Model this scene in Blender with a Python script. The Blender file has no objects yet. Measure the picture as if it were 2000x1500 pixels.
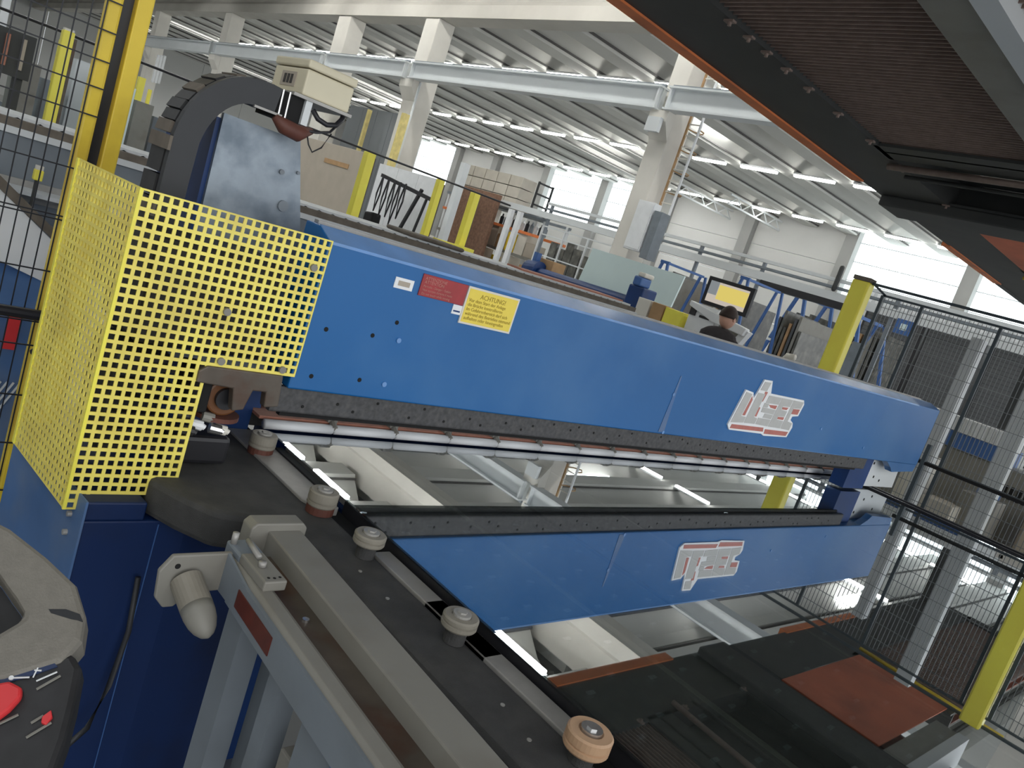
import bpy, bmesh, math, random
from mathutils import Vector, Matrix
random.seed(4)
C = bpy.context.scene.collection
sc = bpy.context.scene

# ------------------------------------------------------------------ camera, world, exposure
cam_data = bpy.data.cameras.new('camera')
cam_data.sensor_width = 36.0
cam_data.lens = 27.74
cam_data.clip_start = 0.02
cam_data.clip_end = 400
cam = bpy.data.objects.new('camera', cam_data)
C.objects.link(cam)
right = Vector((0.70441087, -0.63600841, 0.31511685))
down = Vector((0.11410844, -0.33671033, -0.93466861))
fwd = Vector((0.70056019, 0.69434822, -0.1646085))
m = Matrix((right, -down, -fwd)).transposed().to_4x4()
m.translation = Vector((0, 0, 1.6))
cam.matrix_world = m
sc.camera = cam

world = bpy.data.worlds.new('daylight')
sc.world = world
world.use_nodes = True
bg = world.node_tree.nodes['Background']
bg.inputs[0].default_value = (0.93, 0.97, 1.0, 1)
bg.inputs[1].default_value = 1.25
vs = sc.view_settings
vs.view_transform = 'Standard'
vs.look = 'None'
vs.gamma = 1
vs.use_curve_mapping = False
vs.exposure = 0.3


def area(name, loc, size, power, rot=(0, 0, 0), color=(1, 1, 1)):
    l = bpy.data.lights.new(name, 'AREA')
    l.shape = 'RECTANGLE'
    l.size, l.size_y = size
    l.energy = power
    l.color = color
    o = bpy.data.objects.new(name, l)
    o.location = loc
    o.rotation_euler = rot
    C.objects.link(o)
    return o


# added fill light behind the camera to brighten the foreground; the roof lights and panes emit further down
area('foreground_fill', (-1.5, -6.8, 2.9), (9, 4.6), 170, rot=(math.radians(90), 0, 0), color=(1.0, 0.98, 0.95))


# ------------------------------------------------------------------ materials
def lin(c):
    return tuple(((x / 255) / 12.92 if x / 255 <= 0.04045 else ((x / 255 + 0.055) / 1.055) ** 2.4) for x in c)


def mat(name, col, rough=0.5, metal=0.0, var=0.12, scale=8.0, bump=0.0, bscale=60.0, dirt=None, dscale=3.0, damt=0.5, spec=0.5):
    m = bpy.data.materials.new(name)
    m.use_nodes = True
    nt = m.node_tree
    b = nt.nodes['Principled BSDF']
    c = lin(col)
    tc = nt.nodes.new('ShaderNodeTexCoord')
    n = nt.nodes.new('ShaderNodeTexNoise')
    n.inputs['Scale'].default_value = scale
    n.inputs['Detail'].default_value = 5
    nt.links.new(tc.outputs['Object'], n.inputs['Vector'])
    r = nt.nodes.new('ShaderNodeValToRGB')
    r.color_ramp.elements[0].position = 0.3
    r.color_ramp.elements[1].position = 0.7
    r.color_ramp.elements[0].color = (*[x * (1 - var) for x in c], 1)
    r.color_ramp.elements[1].color = (*[min(1, x * (1 + var)) for x in c], 1)
    nt.links.new(n.outputs['Fac'], r.inputs['Fac'])
    out = r.outputs['Color']
    if dirt:
        n2 = nt.nodes.new('ShaderNodeTexNoise')
        n2.inputs['Scale'].default_value = dscale
        n2.inputs['Detail'].default_value = 8
        nt.links.new(tc.outputs['Object'], n2.inputs['Vector'])
        r2 = nt.nodes.new('ShaderNodeValToRGB')
        r2.color_ramp.elements[0].position = 0.48
        r2.color_ramp.elements[1].position = 0.72
        r2.color_ramp.elements[0].color = (0, 0, 0, 1)
        r2.color_ramp.elements[1].color = (damt, damt, damt, 1)
        nt.links.new(n2.outputs['Fac'], r2.inputs['Fac'])
        mx = nt.nodes.new('ShaderNodeMixRGB')
        nt.links.new(r2.outputs['Color'], mx.inputs['Fac'])
        nt.links.new(out, mx.inputs['Color1'])
        mx.inputs['Color2'].default_value = (*lin(dirt), 1)
        out = mx.outputs['Color']
    nt.links.new(out, b.inputs['Base Color'])
    b.inputs['Roughness'].default_value = rough
    b.inputs['Metallic'].default_value = metal
    b.inputs['Specular IOR Level'].default_value = spec
    if bump:
        n3 = nt.nodes.new('ShaderNodeTexNoise')
        n3.inputs['Scale'].default_value = bscale
        nt.links.new(tc.outputs['Object'], n3.inputs['Vector'])
        bp = nt.nodes.new('ShaderNodeBump')
        bp.inputs['Strength'].default_value = bump
        bp.inputs['Distance'].default_value = 0.01
        nt.links.new(n3.outputs['Fac'], bp.inputs['Height'])
        nt.links.new(bp.outputs['Normal'], b.inputs['Normal'])
    return m


def emit(name, col, strength):
    m = bpy.data.materials.new(name)
    m.use_nodes = True
    nt = m.node_tree
    nt.nodes.remove(nt.nodes['Principled BSDF'])
    e = nt.nodes.new('ShaderNodeEmission')
    e.inputs[0].default_value = (*lin(col), 1)
    e.inputs[1].default_value = strength
    nt.links.new(e.outputs[0], nt.nodes['Material Output'].inputs[0])
    return m


M = {}
M['blue'] = mat('blue_paint', (0, 92, 156), 0.36, 0.0, 0.08, 1.4, dirt=(74, 122, 170), dscale=2.2, damt=0.45)
M['blue_lit_edge'] = mat('blue_paint_lit_edge', (104, 148, 204), 0.24, 0, 0.18, 6, dirt=(120, 146, 180), dscale=5, damt=0.5)  # paler blue stands in for light on the bridge's chamfer; face bolts share it
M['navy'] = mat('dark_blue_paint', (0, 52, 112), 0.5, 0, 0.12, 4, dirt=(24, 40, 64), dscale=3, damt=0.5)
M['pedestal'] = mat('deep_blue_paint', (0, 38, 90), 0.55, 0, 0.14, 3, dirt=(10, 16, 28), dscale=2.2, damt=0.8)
M['blue_light'] = mat('dusty_blue_paint', (74, 108, 156), 0.5, 0, 0.15, 5, dirt=(130, 140, 150), dscale=4)
M['rackblue'] = mat('rack_blue_paint', (66, 104, 164), 0.45, 0, 0.1, 5)
M['yellow'] = mat('yellow_paint', (255, 240, 92), 0.4, 0, 0.06, 5)
M['guard'] = mat('yellow_guard_paint', (250, 230, 112), 0.45, 0, 0.1, 14, dirt=(200, 180, 90), dscale=9, damt=0.5)
M['yellow_dirty'] = mat('worn_yellow_paint', (246, 214, 66), 0.42, 0, 0.1, 5, dirt=(190, 150, 44), dscale=4, damt=0.6)
M['black'] = mat('black_anodised', (38, 38, 42), 0.42, 0, 0.15, 9)
M['matt_black'] = mat('matt_black_coating', (66, 66, 66), 0.75, 0, 0.16, 30, bump=0.25, bscale=500, dirt=(92, 90, 86), dscale=14, damt=0.35)
M['felt'] = mat('table_felt', (176, 170, 162), 0.95, 0, 0.15, 40)
M['belt'] = mat('table_belt', (244, 238, 222), 0.9, 0, 0.12, 40)
M['groove'] = mat('groove_black', (14, 14, 15), 0.8, 0, 0.1, 5)
M['slotbar'] = mat('brushed_black_bar', (70, 70, 72), 0.6, 0, 0.3, 90, dirt=(100, 98, 96), dscale=60, damt=0.4)
M['steel'] = mat('galvanised_steel', (140, 150, 160), 0.42, 0.35, 0.16, 14, dirt=(84, 98, 112), dscale=13, damt=0.7)
M['strip'] = mat('ground_steel_strip', (168, 166, 162), 0.5, 0.3, 0.1, 20, bump=0.05)
M['chrome'] = mat('bright_steel', (205, 205, 205), 0.25, 0.9, 0.05, 10)
M['greypaint'] = mat('warm_grey_paint', (136, 134, 127), 0.5, 0, 0.07, 6, dirt=(112, 104, 94), dscale=7, damt=0.4)
M['greyblue'] = mat('blue_grey_paint', (124, 132, 140), 0.5, 0, 0.08, 6, dirt=(100, 104, 106), dscale=5, damt=0.4)
M['rust'] = mat('oily_channel', (92, 84, 76), 0.5, 0.3, 0.25, 14, dirt=(82, 44, 26), dscale=9, damt=0.9)
M['roller'] = mat('roller_plastic', (140, 135, 124), 0.5, 0, 0.1, 20)
M['roller_tan'] = mat('roller_tan_plastic', (196, 160, 128), 0.45, 0, 0.1, 20)
M['redbrown'] = mat('red_brown_rubber', (98, 58, 48), 0.6, 0, 0.15, 20)
M['red'] = mat('red_label', (158, 44, 48), 0.4, 0, 0.14, 30)
M['redplate'] = mat('dark_red_label', (92, 40, 30), 0.4, 0, 0.2, 40)
M['redbtn'] = mat('red_plastic', (220, 60, 64), 0.35, 0, 0.05, 10)
M['sign'] = mat('yellow_notice', (238, 214, 84), 0.45, 0, 0.04, 20)
M['print'] = mat('notice_print', (150, 126, 34), 0.6, 0, 0.05, 10)
M['redprint'] = mat('label_print', (190, 130, 120), 0.6, 0, 0.05, 10)
M['white'] = mat('white_plastic', (236, 238, 240), 0.4, 0, 0.04, 6)
M['offwhite'] = mat('off_white', (222, 218, 208), 0.6, 0, 0.05, 4)
M['logogrey'] = mat('logo_grey', (186, 186, 184), 0.4, 0, 0.04, 30)
M['logored'] = mat('logo_red', (184, 110, 100), 0.45, 0, 0.1, 30)
M['cream'] = mat('cream_plastic', (214, 206, 180), 0.45, 0, 0.05, 8)
M['chainblk'] = mat('chain_plastic', (44, 46, 50), 0.5, 0, 0.1, 12)
M['chaindirt'] = mat('dusty_chain', (108, 100, 90), 0.7, 0, 0.2, 20)
M['brownbar'] = mat('pinkish_wood_strip', (176, 120, 100), 0.7, 0, 0.15, 20)
M['wheel'] = mat('orange_wheel_tyre', (112, 72, 42), 0.45, 0, 0.15, 10)
M['concrete'] = mat('precast_concrete', (196, 192, 184), 0.85, 0, 0.06, 0.8, dirt=(160, 156, 148), dscale=0.35, damt=0.5)
M['concrete_w'] = mat('painted_column', (224, 220, 212), 0.8, 0, 0.05, 1.0, dirt=(190, 186, 178), dscale=0.8, damt=0.4)
M['roof'] = mat('roof_concrete', (196, 195, 190), 0.85, 0, 0.05, 0.6, dirt=(180, 178, 174), dscale=0.2, damt=0.5)
M['joint'] = mat('roof_joint_and_shade', (92, 90, 88), 0.9, 0, 0.1, 3)  # dark deck behind the joints, and the strips drawn as gap shade
M['floor'] = mat('concrete_floor', (150, 152, 152), 0.35, 0, 0.1, 0.7, dirt=(110, 110, 108), dscale=0.5, damt=0.6)
M['wallgrey'] = mat('wall_panel', (196, 196, 194), 0.8, 0, 0.03, 0.5)
M['pil'] = mat('pilaster', (150, 150, 148), 0.8, 0, 0.05, 1)
M['crane'] = mat('light_grey_steel', (216, 220, 222), 0.5, 0, 0.04, 1.0)
M['platdark'] = mat('platform_dark_steel', (58, 60, 60), 0.6, 0, 0.15, 3, dirt=(80, 78, 74), dscale=2, damt=0.4)
M['orange'] = mat('orange_edge', (226, 128, 74), 0.55, 0, 0.15, 4, dirt=(130, 84, 66), dscale=3, damt=0.5)
M['grate'] = mat('grating_steel', (150, 132, 124), 0.5, 0.2, 0.15, 20)
M['brownsheet'] = mat('brown_sheet', (150, 78, 52), 0.6, 0, 0.3, 1.5, dirt=(70, 40, 38), dscale=1.0, damt=0.8)
M['orangesheet'] = mat('rust_orange_sheet', (216, 118, 84), 0.6, 0, 0.2, 2.0, dirt=(110, 60, 44), dscale=1.5, damt=0.7)
M['beige'] = mat('beige_board', (176, 166, 152), 0.8, 0, 0.05, 3)
M['card'] = mat('brown_cardboard', (176, 142, 104), 0.85, 0, 0.12, 6)
M['greypart'] = mat('grey_partition', (128, 132, 136), 0.7, 0, 0.06, 0.6)
M['darkslat'] = mat('dark_grey_slats', (84, 86, 88), 0.6, 0, 0.08, 3)
M['darkglass'] = mat('dark_glass_pack', (92, 92, 88), 0.25, 0, 0.3, 5, dirt=(160, 156, 146), dscale=6, damt=0.4)
M['paleglass'] = mat('pale_green_glass', (218, 236, 236), 0.3, 0, 0.02, 3)
M['tiller'] = mat('grey_tiller_plastic', (126, 122, 114), 0.6, 0, 0.07, 60, bump=0.15, bscale=300)
M['dkplastic'] = mat('dark_plastic', (44, 44, 46), 0.5, 0, 0.25, 30)
M['bluepanel'] = mat('navy_label', (40, 56, 92), 0.4, 0, 0.15, 10)
M['skin'] = mat('skin', (206, 160, 140), 0.5, 0, 0.05, 20)
M['hair'] = mat('dark_hair', (52, 38, 32), 0.7, 0, 0.2, 80)
M['jacket'] = mat('dark_jacket', (58, 54, 56), 0.9, 0, 0.15, 20)
M['trousers'] = mat('dark_trousers', (40, 44, 58), 0.9, 0, 0.1, 20)
M['brick'] = mat('rusty_brown_board', (132, 100, 82), 0.8, 0, 0.25, 14)
M['stone'] = mat('pale_block', (206, 200, 188), 0.85, 0, 0.07, 3)
M['wire'] = mat('black_wire', (30, 32, 38), 0.5, 0, 0.1, 20)
M['rail_dark'] = mat('dark_slate_rail', (64, 74, 80), 0.5, 0, 0.1, 5)
M['fencewire'] = mat('grey_fence_wire', (120, 124, 126), 0.5, 0, 0.05, 5)
M['lamp'] = emit('lamp_tube', (255, 255, 250), 24.0)
M['window'] = emit('daylit_pane', (236, 248, 250), 3.0)
M['skylight'] = emit('daylit_roof_pane', (250, 252, 250), 16.0)
M['screen_y'] = emit('screen_yellow', (226, 206, 112), 0.75)
M['screen_w'] = emit('screen_pale', (206, 196, 184), 0.7)
M['screen_g'] = emit('screen_grey', (150, 156, 160), 0.6)


def glass_mat():
    m = bpy.data.materials.new('coated_float_glass')
    m.use_nodes = True
    nt = m.node_tree
    nt.nodes.remove(nt.nodes['Principled BSDF'])
    tr = nt.nodes.new('ShaderNodeBsdfTransparent')
    tr.inputs[0].default_value = (0.80, 0.84, 0.84, 1)
    gl = nt.nodes.new('ShaderNodeBsdfGlossy')
    gl.inputs['Color'].default_value = (0.93, 0.95, 0.97, 1)
    gl.inputs['Roughness'].default_value = 0.0
    lw = nt.nodes.new('ShaderNodeLayerWeight')
    lw.inputs[0].default_value = 0.5
    mr = nt.nodes.new('ShaderNodeMapRange')
    mr.inputs['From Min'].default_value = 0.0
    mr.inputs['From Max'].default_value = 1.0
    mr.inputs['To Min'].default_value = 0.15
    mr.inputs['To Max'].default_value = 0.88
    nt.links.new(lw.outputs['Facing'], mr.inputs['Value'])
    mx = nt.nodes.new('ShaderNodeMixShader')
    nt.links.new(mr.outputs[0], mx.inputs[0])
    nt.links.new(tr.outputs[0], mx.inputs[1])
    nt.links.new(gl.outputs[0], mx.inputs[2])
    nt.links.new(mx.outputs[0], nt.nodes['Material Output'].inputs[0])
    return m


M['glass'] = glass_mat()


# ------------------------------------------------------------------ builders
def box(bm, x0, x1, y0, y1, z0, z1):
    vs_ = [bm.verts.new(p) for p in ((x0, y0, z0), (x1, y0, z0), (x1, y1, z0), (x0, y1, z0), (x0, y0, z1), (x1, y0, z1), (x1, y1, z1), (x0, y1, z1))]
    for f in ((0, 3, 2, 1), (4, 5, 6, 7), (0, 1, 5, 4), (1, 2, 6, 5), (2, 3, 7, 6), (3, 0, 4, 7)):
        bm.faces.new([vs_[i] for i in f])


def bar(bm, a, b, w, h=None, up=(0, 0, 1)):
    """square section bar from a to b, w sideways, h along up"""
    a, b = Vector(a), Vector(b)
    h = h or w
    d = (b - a).normalized()
    u = Vector(up)
    if abs(d.dot(u)) > 0.98:
        u = Vector((1, 0, 0))
    s = d.cross(u).normalized() * w / 2
    t = s.cross(d).normalized() * h / 2
    vs_ = [bm.verts.new(p + i * s + j * t) for p in (a, b) for i, j in ((-1, -1), (1, -1), (1, 1), (-1, 1))]
    for f in ((0, 3, 2, 1), (4, 5, 6, 7), (0, 1, 5, 4), (1, 2, 6, 5), (2, 3, 7, 6), (3, 0, 4, 7)):
        bm.faces.new([vs_[i] for i in f])


def tube(bm, pts, r, seg=8, radii=None):
    pts = [Vector(p) for p in pts]
    rings = []
    for i, p in enumerate(pts):
        d = (pts[min(i + 1, len(pts) - 1)] - pts[max(i - 1, 0)]).normalized()
        u = Vector((0, 0, 1)) if abs(d.z) < 0.9 else Vector((1, 0, 0))
        s = d.cross(u).normalized()
        t = s.cross(d).normalized()
        rr = radii[i] if radii else r
        rings.append([bm.verts.new(p + rr * (math.cos(a) * s + math.sin(a) * t)) for a in [2 * math.pi * k / seg for k in range(seg)]])
    for A, B in zip(rings, rings[1:]):
        for k in range(seg):
            bm.faces.new((A[k], A[(k + 1) % seg], B[(k + 1) % seg], B[k]))
    bm.faces.new(rings[0][::-1])
    bm.faces.new(rings[-1])


def prism(bm, pts, ax, a0, a1):
    """polygon pts in the plane normal to axis ax, extruded from a0 to a1"""
    def P(p, q):
        return {'x': (q, p[0], p[1]), 'y': (p[0], q, p[1]), 'z': (p[0], p[1], q)}[ax]
    A = [bm.verts.new(P(p, a0)) for p in pts]
    B = [bm.verts.new(P(p, a1)) for p in pts]
    n = len(pts)
    bm.faces.new(A)
    bm.faces.new(B[::-1])
    for k in range(n):
        bm.faces.new((A[k], B[k], B[(k + 1) % n], A[(k + 1) % n]))


def origin(o):
    p = Vector((0, 0, 0))
    while o is not None:
        p += o.location
        o = o.parent
    return p


def obj(name, bm, m, parent=None, bevel=0, smooth=False, kind=None, label=None, solid=0, free=False):
    bmesh.ops.recalc_face_normals(bm, faces=bm.faces)
    if parent is not None:
        off = origin(parent)
    elif free:
        off = Vector((0, 0, 0))
    else:
        xs = [v.co for v in bm.verts]
        off = Vector(((min(v.x for v in xs) + max(v.x for v in xs)) / 2, (min(v.y for v in xs) + max(v.y for v in xs)) / 2, min(v.z for v in xs)))
    for v in bm.verts:
        v.co -= off
    me = bpy.data.meshes.new(name)
    bm.to_mesh(me)
    bm.free()
    if smooth:
        for p in me.polygons:
            p.use_smooth = True
    me.materials.append(M[m] if isinstance(m, str) else m)
    o = bpy.data.objects.new(name, me)
    C.objects.link(o)
    if parent is not None:
        o.parent = parent
    else:
        o.location = off
    if bevel:
        md = o.modifiers.new('bevel', 'BEVEL')
        md.width = bevel
        md.segments = 2
        md.limit_method = 'ANGLE'
        md.angle_limit = 0.6
    if solid:
        md = o.modifiers.new('solid', 'SOLIDIFY')
        md.thickness = solid
        md.offset = 0
    if kind:
        o['kind'] = kind
    if label:
        o['label'] = label
    return o


def B():
    return bmesh.new()


def bxo(name, dims, m, parent=None, **k):
    bm = B()
    box(bm, *dims)
    return obj(name, bm, m, parent, **k)


def thing(name, label, cat, loc=(0, 0, 0), group=None, kind=None):
    o = bpy.data.objects.new(name, None)
    C.objects.link(o)
    o.location = loc
    o.empty_display_size = 0.1
    if kind:
        o['kind'] = kind
    if label:
        o['label'] = label
    if cat:
        o['category'] = cat
    if group:
        o['group'] = group
    return o


def tag(o, label, cat, group=None):
    o['label'] = label
    o['category'] = cat
    if group:
        o['group'] = group
    return o


def dup(root, loc, label=None):
    r = root.copy()
    C.objects.link(r)
    r.location = loc
    if label:
        r['label'] = label
    for ch in list(root.children):
        c = ch.copy()
        C.objects.link(c)
        c.parent = r
        for g in list(ch.children):
            d = g.copy()
            C.objects.link(d)
            d.parent = c
    return r


def text(name, body, size, loc, m, parent, extr=0.0004, align='CENTER'):
    """flat lettering facing -y at world loc"""
    cu = bpy.data.curves.new(name, 'FONT')
    cu.body = body
    cu.size = size
    cu.align_x = align
    cu.extrude = extr
    t = bpy.data.objects.new(name, cu)
    C.objects.link(t)
    bpy.context.view_layer.update()
    me = bpy.data.meshes.new_from_object(t.evaluated_get(bpy.context.evaluated_depsgraph_get()))
    me.materials.clear()
    me.materials.append(M[m])
    bpy.data.objects.remove(t)
    o = bpy.data.objects.new(name, me)
    C.objects.link(o)
    o.parent = parent
    o.rotation_euler = (math.pi / 2, 0, 0)
    o.location = Vector(loc) - origin(parent)
    return o


# ================================================================== SETTING
bxo('floor', (-6, 48, -8, 80, -0.2, 0), 'floor', kind='structure')

# far wall: windows and panels between pilasters, plane x = 43
XW = 43.0
wall = thing('wall_far', None, None, (XW, 30, 0), kind='structure')
bounds = [(-6, 1.8, 'p'), (1.8, 8.1, 'w'), (8.1, 14.4, 'w'), (14.4, 20.9, 'w'), (20.9, 27.4, 'p'), (27.4, 33.8, 'p'), (33.8, 39.8, 'w'), (39.8, 46.0, 'w'), (46.0, 52.3, 'p'), (52.3, 57.6, 'p'), (57.6, 64.5, 'w'), (64.5, 71, 'p'), (71, 78, 'p')]
nw = 0
for y0, y1, k in bounds:
    bxo('pilaster', (XW - 0.45, XW + 0.1, y0 - 0.35, y0 + 0.35, 0, 8.6), 'pil', wall)
    if k == 'p':
        for z0, z1 in ((0, 2.1), (2.12, 4.2), (4.22, 6.3), (6.32, 8.8)):
            bxo('wall_panel', (XW, XW + 0.2, y0 + 0.35, y1 - 0.35, z0, z1), 'wallgrey', wall, bevel=0.02)
    else:
        nw += 1
        bxo('wall_panel', (XW, XW + 0.2, y0 + 0.35, y1 - 0.35, 0, 4.55), 'wallgrey', wall)
        w = thing('window_%d' % nw, None, None, (XW, (y0 + y1) / 2, 4.55), kind='structure')
        a, b_ = y0 + 0.35, y1 - 0.35
        nrow = 4
        for i in range(nrow):
            z0 = 4.6 + i * 1.05
            bxo('pane', (XW + 0.06, XW + 0.1, a + 0.03, b_ - 0.03, z0 + 0.03, z0 + 1.02), 'window', w)
        bm = B()
        for i in range(nrow + 1):
            box(bm, XW + 0.02, XW + 0.07, a, b_, 4.57 + i * 1.05, 4.62 + i * 1.05)
        obj('window_frame', bm, mat('window_bar_grey', (206, 214, 218), 0.5) if nw == 1 else bpy.data.materials['window_bar_grey'], w)

# roof: long precast beams running away along x, one every 2.62 m, with a joint between
ceil = thing('ceiling', None, None, (20, 35, 8.2), kind='structure')
P = 2.62
Y0 = 18.48


def roof_profile(bm, x0, x1, yc):
    w = P / 2 - 0.09
    pts = [(yc - w, 8.95), (yc - w, 8.75), (yc - 0.95, 8.62), (yc - 0.48, 8.18), (yc - 0.42, 8.02), (yc + 0.42, 8.02), (yc + 0.48, 8.18), (yc + 0.95, 8.62), (yc + w, 8.75), (yc + w, 8.95)]
    prism(bm, pts, 'x', x0, x1)


for sx0, sx1 in ((-3.0, 13.25), (14.0, 42.9)):
    k0 = -9
    for k in range(k0, 23):
        yc = Y0 + P * k
        bm = B()
        roof_profile(bm, sx0, sx1, yc)
        rbm = obj('roof_beam', bm, 'roof', ceil)
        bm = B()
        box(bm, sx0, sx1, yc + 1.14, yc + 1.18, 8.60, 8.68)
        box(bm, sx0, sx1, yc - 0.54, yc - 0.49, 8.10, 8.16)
        obj('gap_shade_strip', bm, 'joint', rbm)  # dark strips drawn as the shadow of the gaps between beams
bm = B()
box(bm, -3, 43, -8, 80, 8.97, 9.1)
obj('roof_deck', bm, 'joint', ceil)
# translucent roof lights between the beams; out-of-view ones added to brighten the hall
for k, x0, x1 in ((3, 30.5, 33.2), (4, 30.2, 34.0), (5, 33, 38), (10, 25, 30), (11, 27, 32), (15, 33.5, 36), (0, 23.5, 28), (-3.7, 29.0, 31.6), (-8, 18, 30), (-8, 34, 40), (14, 16, 22), (18, 16, 30),
                  (-2, 2, 8), (1, 2, 8), (4, 2, 8), (7, 2, 8), (11, 2, 8)):  # near row is unseen, added to light the middle of the hall
    yc = Y0 + P * k + P / 2
    bxo('roof_and_fill_light', (x0, x1, yc - 0.8, yc + 0.8, 8.52, 8.58), 'skylight', ceil)

# main girders across the hall and their columns
bm = B()
prism(bm, [(13.3, 7.1), (13.95, 7.1), (13.95, 7.45), (13.8, 7.6), (13.8, 8.4), (13.45, 8.4), (13.45, 7.6), (13.3, 7.45)], 'y', -6, 78)
obj('trim_1', bm, 'concrete', kind='structure')
bm = B()
prism(bm, [(-0.4, 7.1), (0.2, 7.1), (0.2, 8.4), (-0.4, 8.4)], 'y', -6, 78)
obj('trim_2', bm, 'concrete', kind='structure')
# unseen closed wall, added to cut light from behind the left of the machine
wl = thing('wall_back_added', None, None, (-6, 30, 0), kind='structure')
for i in range(14):
    bxo('wall_panel', (-6.2, -6, -8 + i * 6.0, -2.04 + i * 6.0, 0, 8.9), 'wallgrey', wl)
cl = ['pale concrete column carrying the crane beam and a caged ladder', 'concrete column with a thin light pipe down its side', 'second concrete column back along the light grey crane beam', 'third concrete column back along the crane beam, behind the cream box', 'fourth concrete column back, farthest left along the crane beam', 'concrete column hidden by the overhead platform']
cols = []
for i, (yc, w) in enumerate(((11.43, 0.5), (21.15, 0.7), (26.4, 0.85), (36.6, 0.7), (46.0, 0.7), (1.4, 0.5))):
    c = thing('concrete_column', cl[i], 'column', (13.6, yc, 0), 'concrete columns under the main girder')
    bxo('shaft', (13.35, 13.95, yc - w / 2, yc + w / 2, 0, 7.1), 'concrete_w', c, bevel=0.02)
    bm = B()
    prism(bm, [(13.1, 5.0), (13.35, 4.65), (13.35, 5.22), (13.1, 5.22)], 'y', yc - w / 2, yc + w / 2)
    obj('corbel', bm, 'concrete_w', c)
    bxo('base_plate', (13.2, 14.1, yc - w / 2 - 0.1, yc + w / 2 + 0.1, 0, 0.06), 'greyblue', c)
# pipe on second column is a thing of its own
bm = B()
tube(bm, [(13.28, 20.70, 0.0), (13.28, 20.70, 5.2)], 0.04, 10)
tag(obj('downpipe', bm, 'crane', smooth=True), 'thin light pipe running down the concrete column', 'pipe')

# crane beams on the corbels
segs = [(-3, 1.3), (1.5, 11.3), (11.5, 21.0), (21.3, 26.3), (26.6, 36.5), (36.8, 46.0)]
sl = ['light grey crane beam length behind the overhead platform', 'light grey crane beam length running right from the ladder column', 'long light grey crane beam between the two nearest concrete columns', 'short light grey crane beam length just right of the cream box', 'light grey crane beam length left of the cream box', 'farthest light grey crane beam length at upper left']
for (a, b_), l in zip(segs, sl):
    t = thing('crane_beam', l, 'beam', (13.12, (a + b_) / 2, 5.22), 'crane beam lengths along the columns')
    bxo('web', (13.1, 13.14, a, b_, 5.26, 5.66), 'crane', t)
    bxo('bottom_flange', (12.98, 13.28, a, b_, 5.22, 5.26), 'crane', t)
    bxo('top_flange', (12.98, 13.28, a, b_, 5.66, 5.70), 'crane', t)
    bxo('crane_rail', (13.1, 13.16, a, b_, 5.70, 5.76), 'greyblue', t)
    for yy in (a + 0.06, b_ - 0.06):
        bxo('stiffener', (13.0, 13.26, yy - 0.02, yy + 0.02, 5.26, 5.66), 'crane', t)

# strip lights: three rows across the hall
for rx, lab, grp, ks in ((11.9, 'white strip light in the row before the main girder, seen mirrored along the glass edge', 'strip lights before the girder', range(-7, 4)),
                         (20.1, 'white strip light in the nearest row of roof lamps', 'strip lights, nearest row', range(-6, 14)),
                         (30.0, 'white strip light in the middle row of roof lamps', 'strip lights, middle row', range(-4, 16)),
                         (40.0, 'white strip light in the farthest row, close to the far wall', 'strip lights, farthest row', range(-4, 20))):
    first = None
    for k in ks:
        yc = Y0 + P * k + P / 2
        if first is None:
            first = thing('strip_light', lab, 'lamp', (rx, yc, 7.98), grp)
            bxo('tube', (rx - 0.09, rx + 0.09, yc - 0.88, yc + 0.88, 7.9, 7.98), 'lamp', first)
            bxo('housing', (rx - 0.12, rx + 0.12, yc - 0.9, yc + 0.9, 7.98, 8.05), 'white', first)
        else:
            dup(first, (rx, yc, 7.98))

# ================================================================== OVERHEAD PLATFORM
pf = thing('overhead_platform', 'dark steel platform overhead with orange edge and ribbed grating', 'platform', (5.5, 2.5, 0))
zb = 2.69
bm = B()
box(bm, 0.6, 10.6, 2.07, 2.52, zb, zb + 0.02)
box(bm, 0.6, 10.6, 2.44, 2.47, zb + 0.02, zb + 0.22)
box(bm, 0.6, 10.6, 2.07, 2.09, zb + 0.02, zb + 0.2)
obj('edge_beam', bm, 'platdark', pf)
bxo('edge_strip', (0.6, 4.95, 2.50, 2.58, zb - 0.01, zb + 0.09), 'orange', pf, label='orange edge strip')
bxo('edge_strip', (6.7, 8.2, 2.50, 2.57, zb - 0.01, zb + 0.07), 'orange', pf, label='orange and yellow edge strip')
bxo('edge_strip', (8.22, 10.6, 2.52, 2.56, zb - 0.01, zb + 0.05), 'platdark', pf, label='dark edge strip')
bxo('inner_beam', (0.6, 6.8, 1.10, 1.26, zb - 0.02, zb + 0.02), 'greypaint', pf, label='grey inner beam')
bxo('inner_beam', (0.6, 6.8, 1.02, 1.10, zb - 0.03, zb + 0.2), 'crane', pf, label='blue grey beam web')
bxo('rear_beam', (0.6, 6.8, -0.6, -0.35, zb, zb + 0.2), 'platdark', pf)
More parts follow.
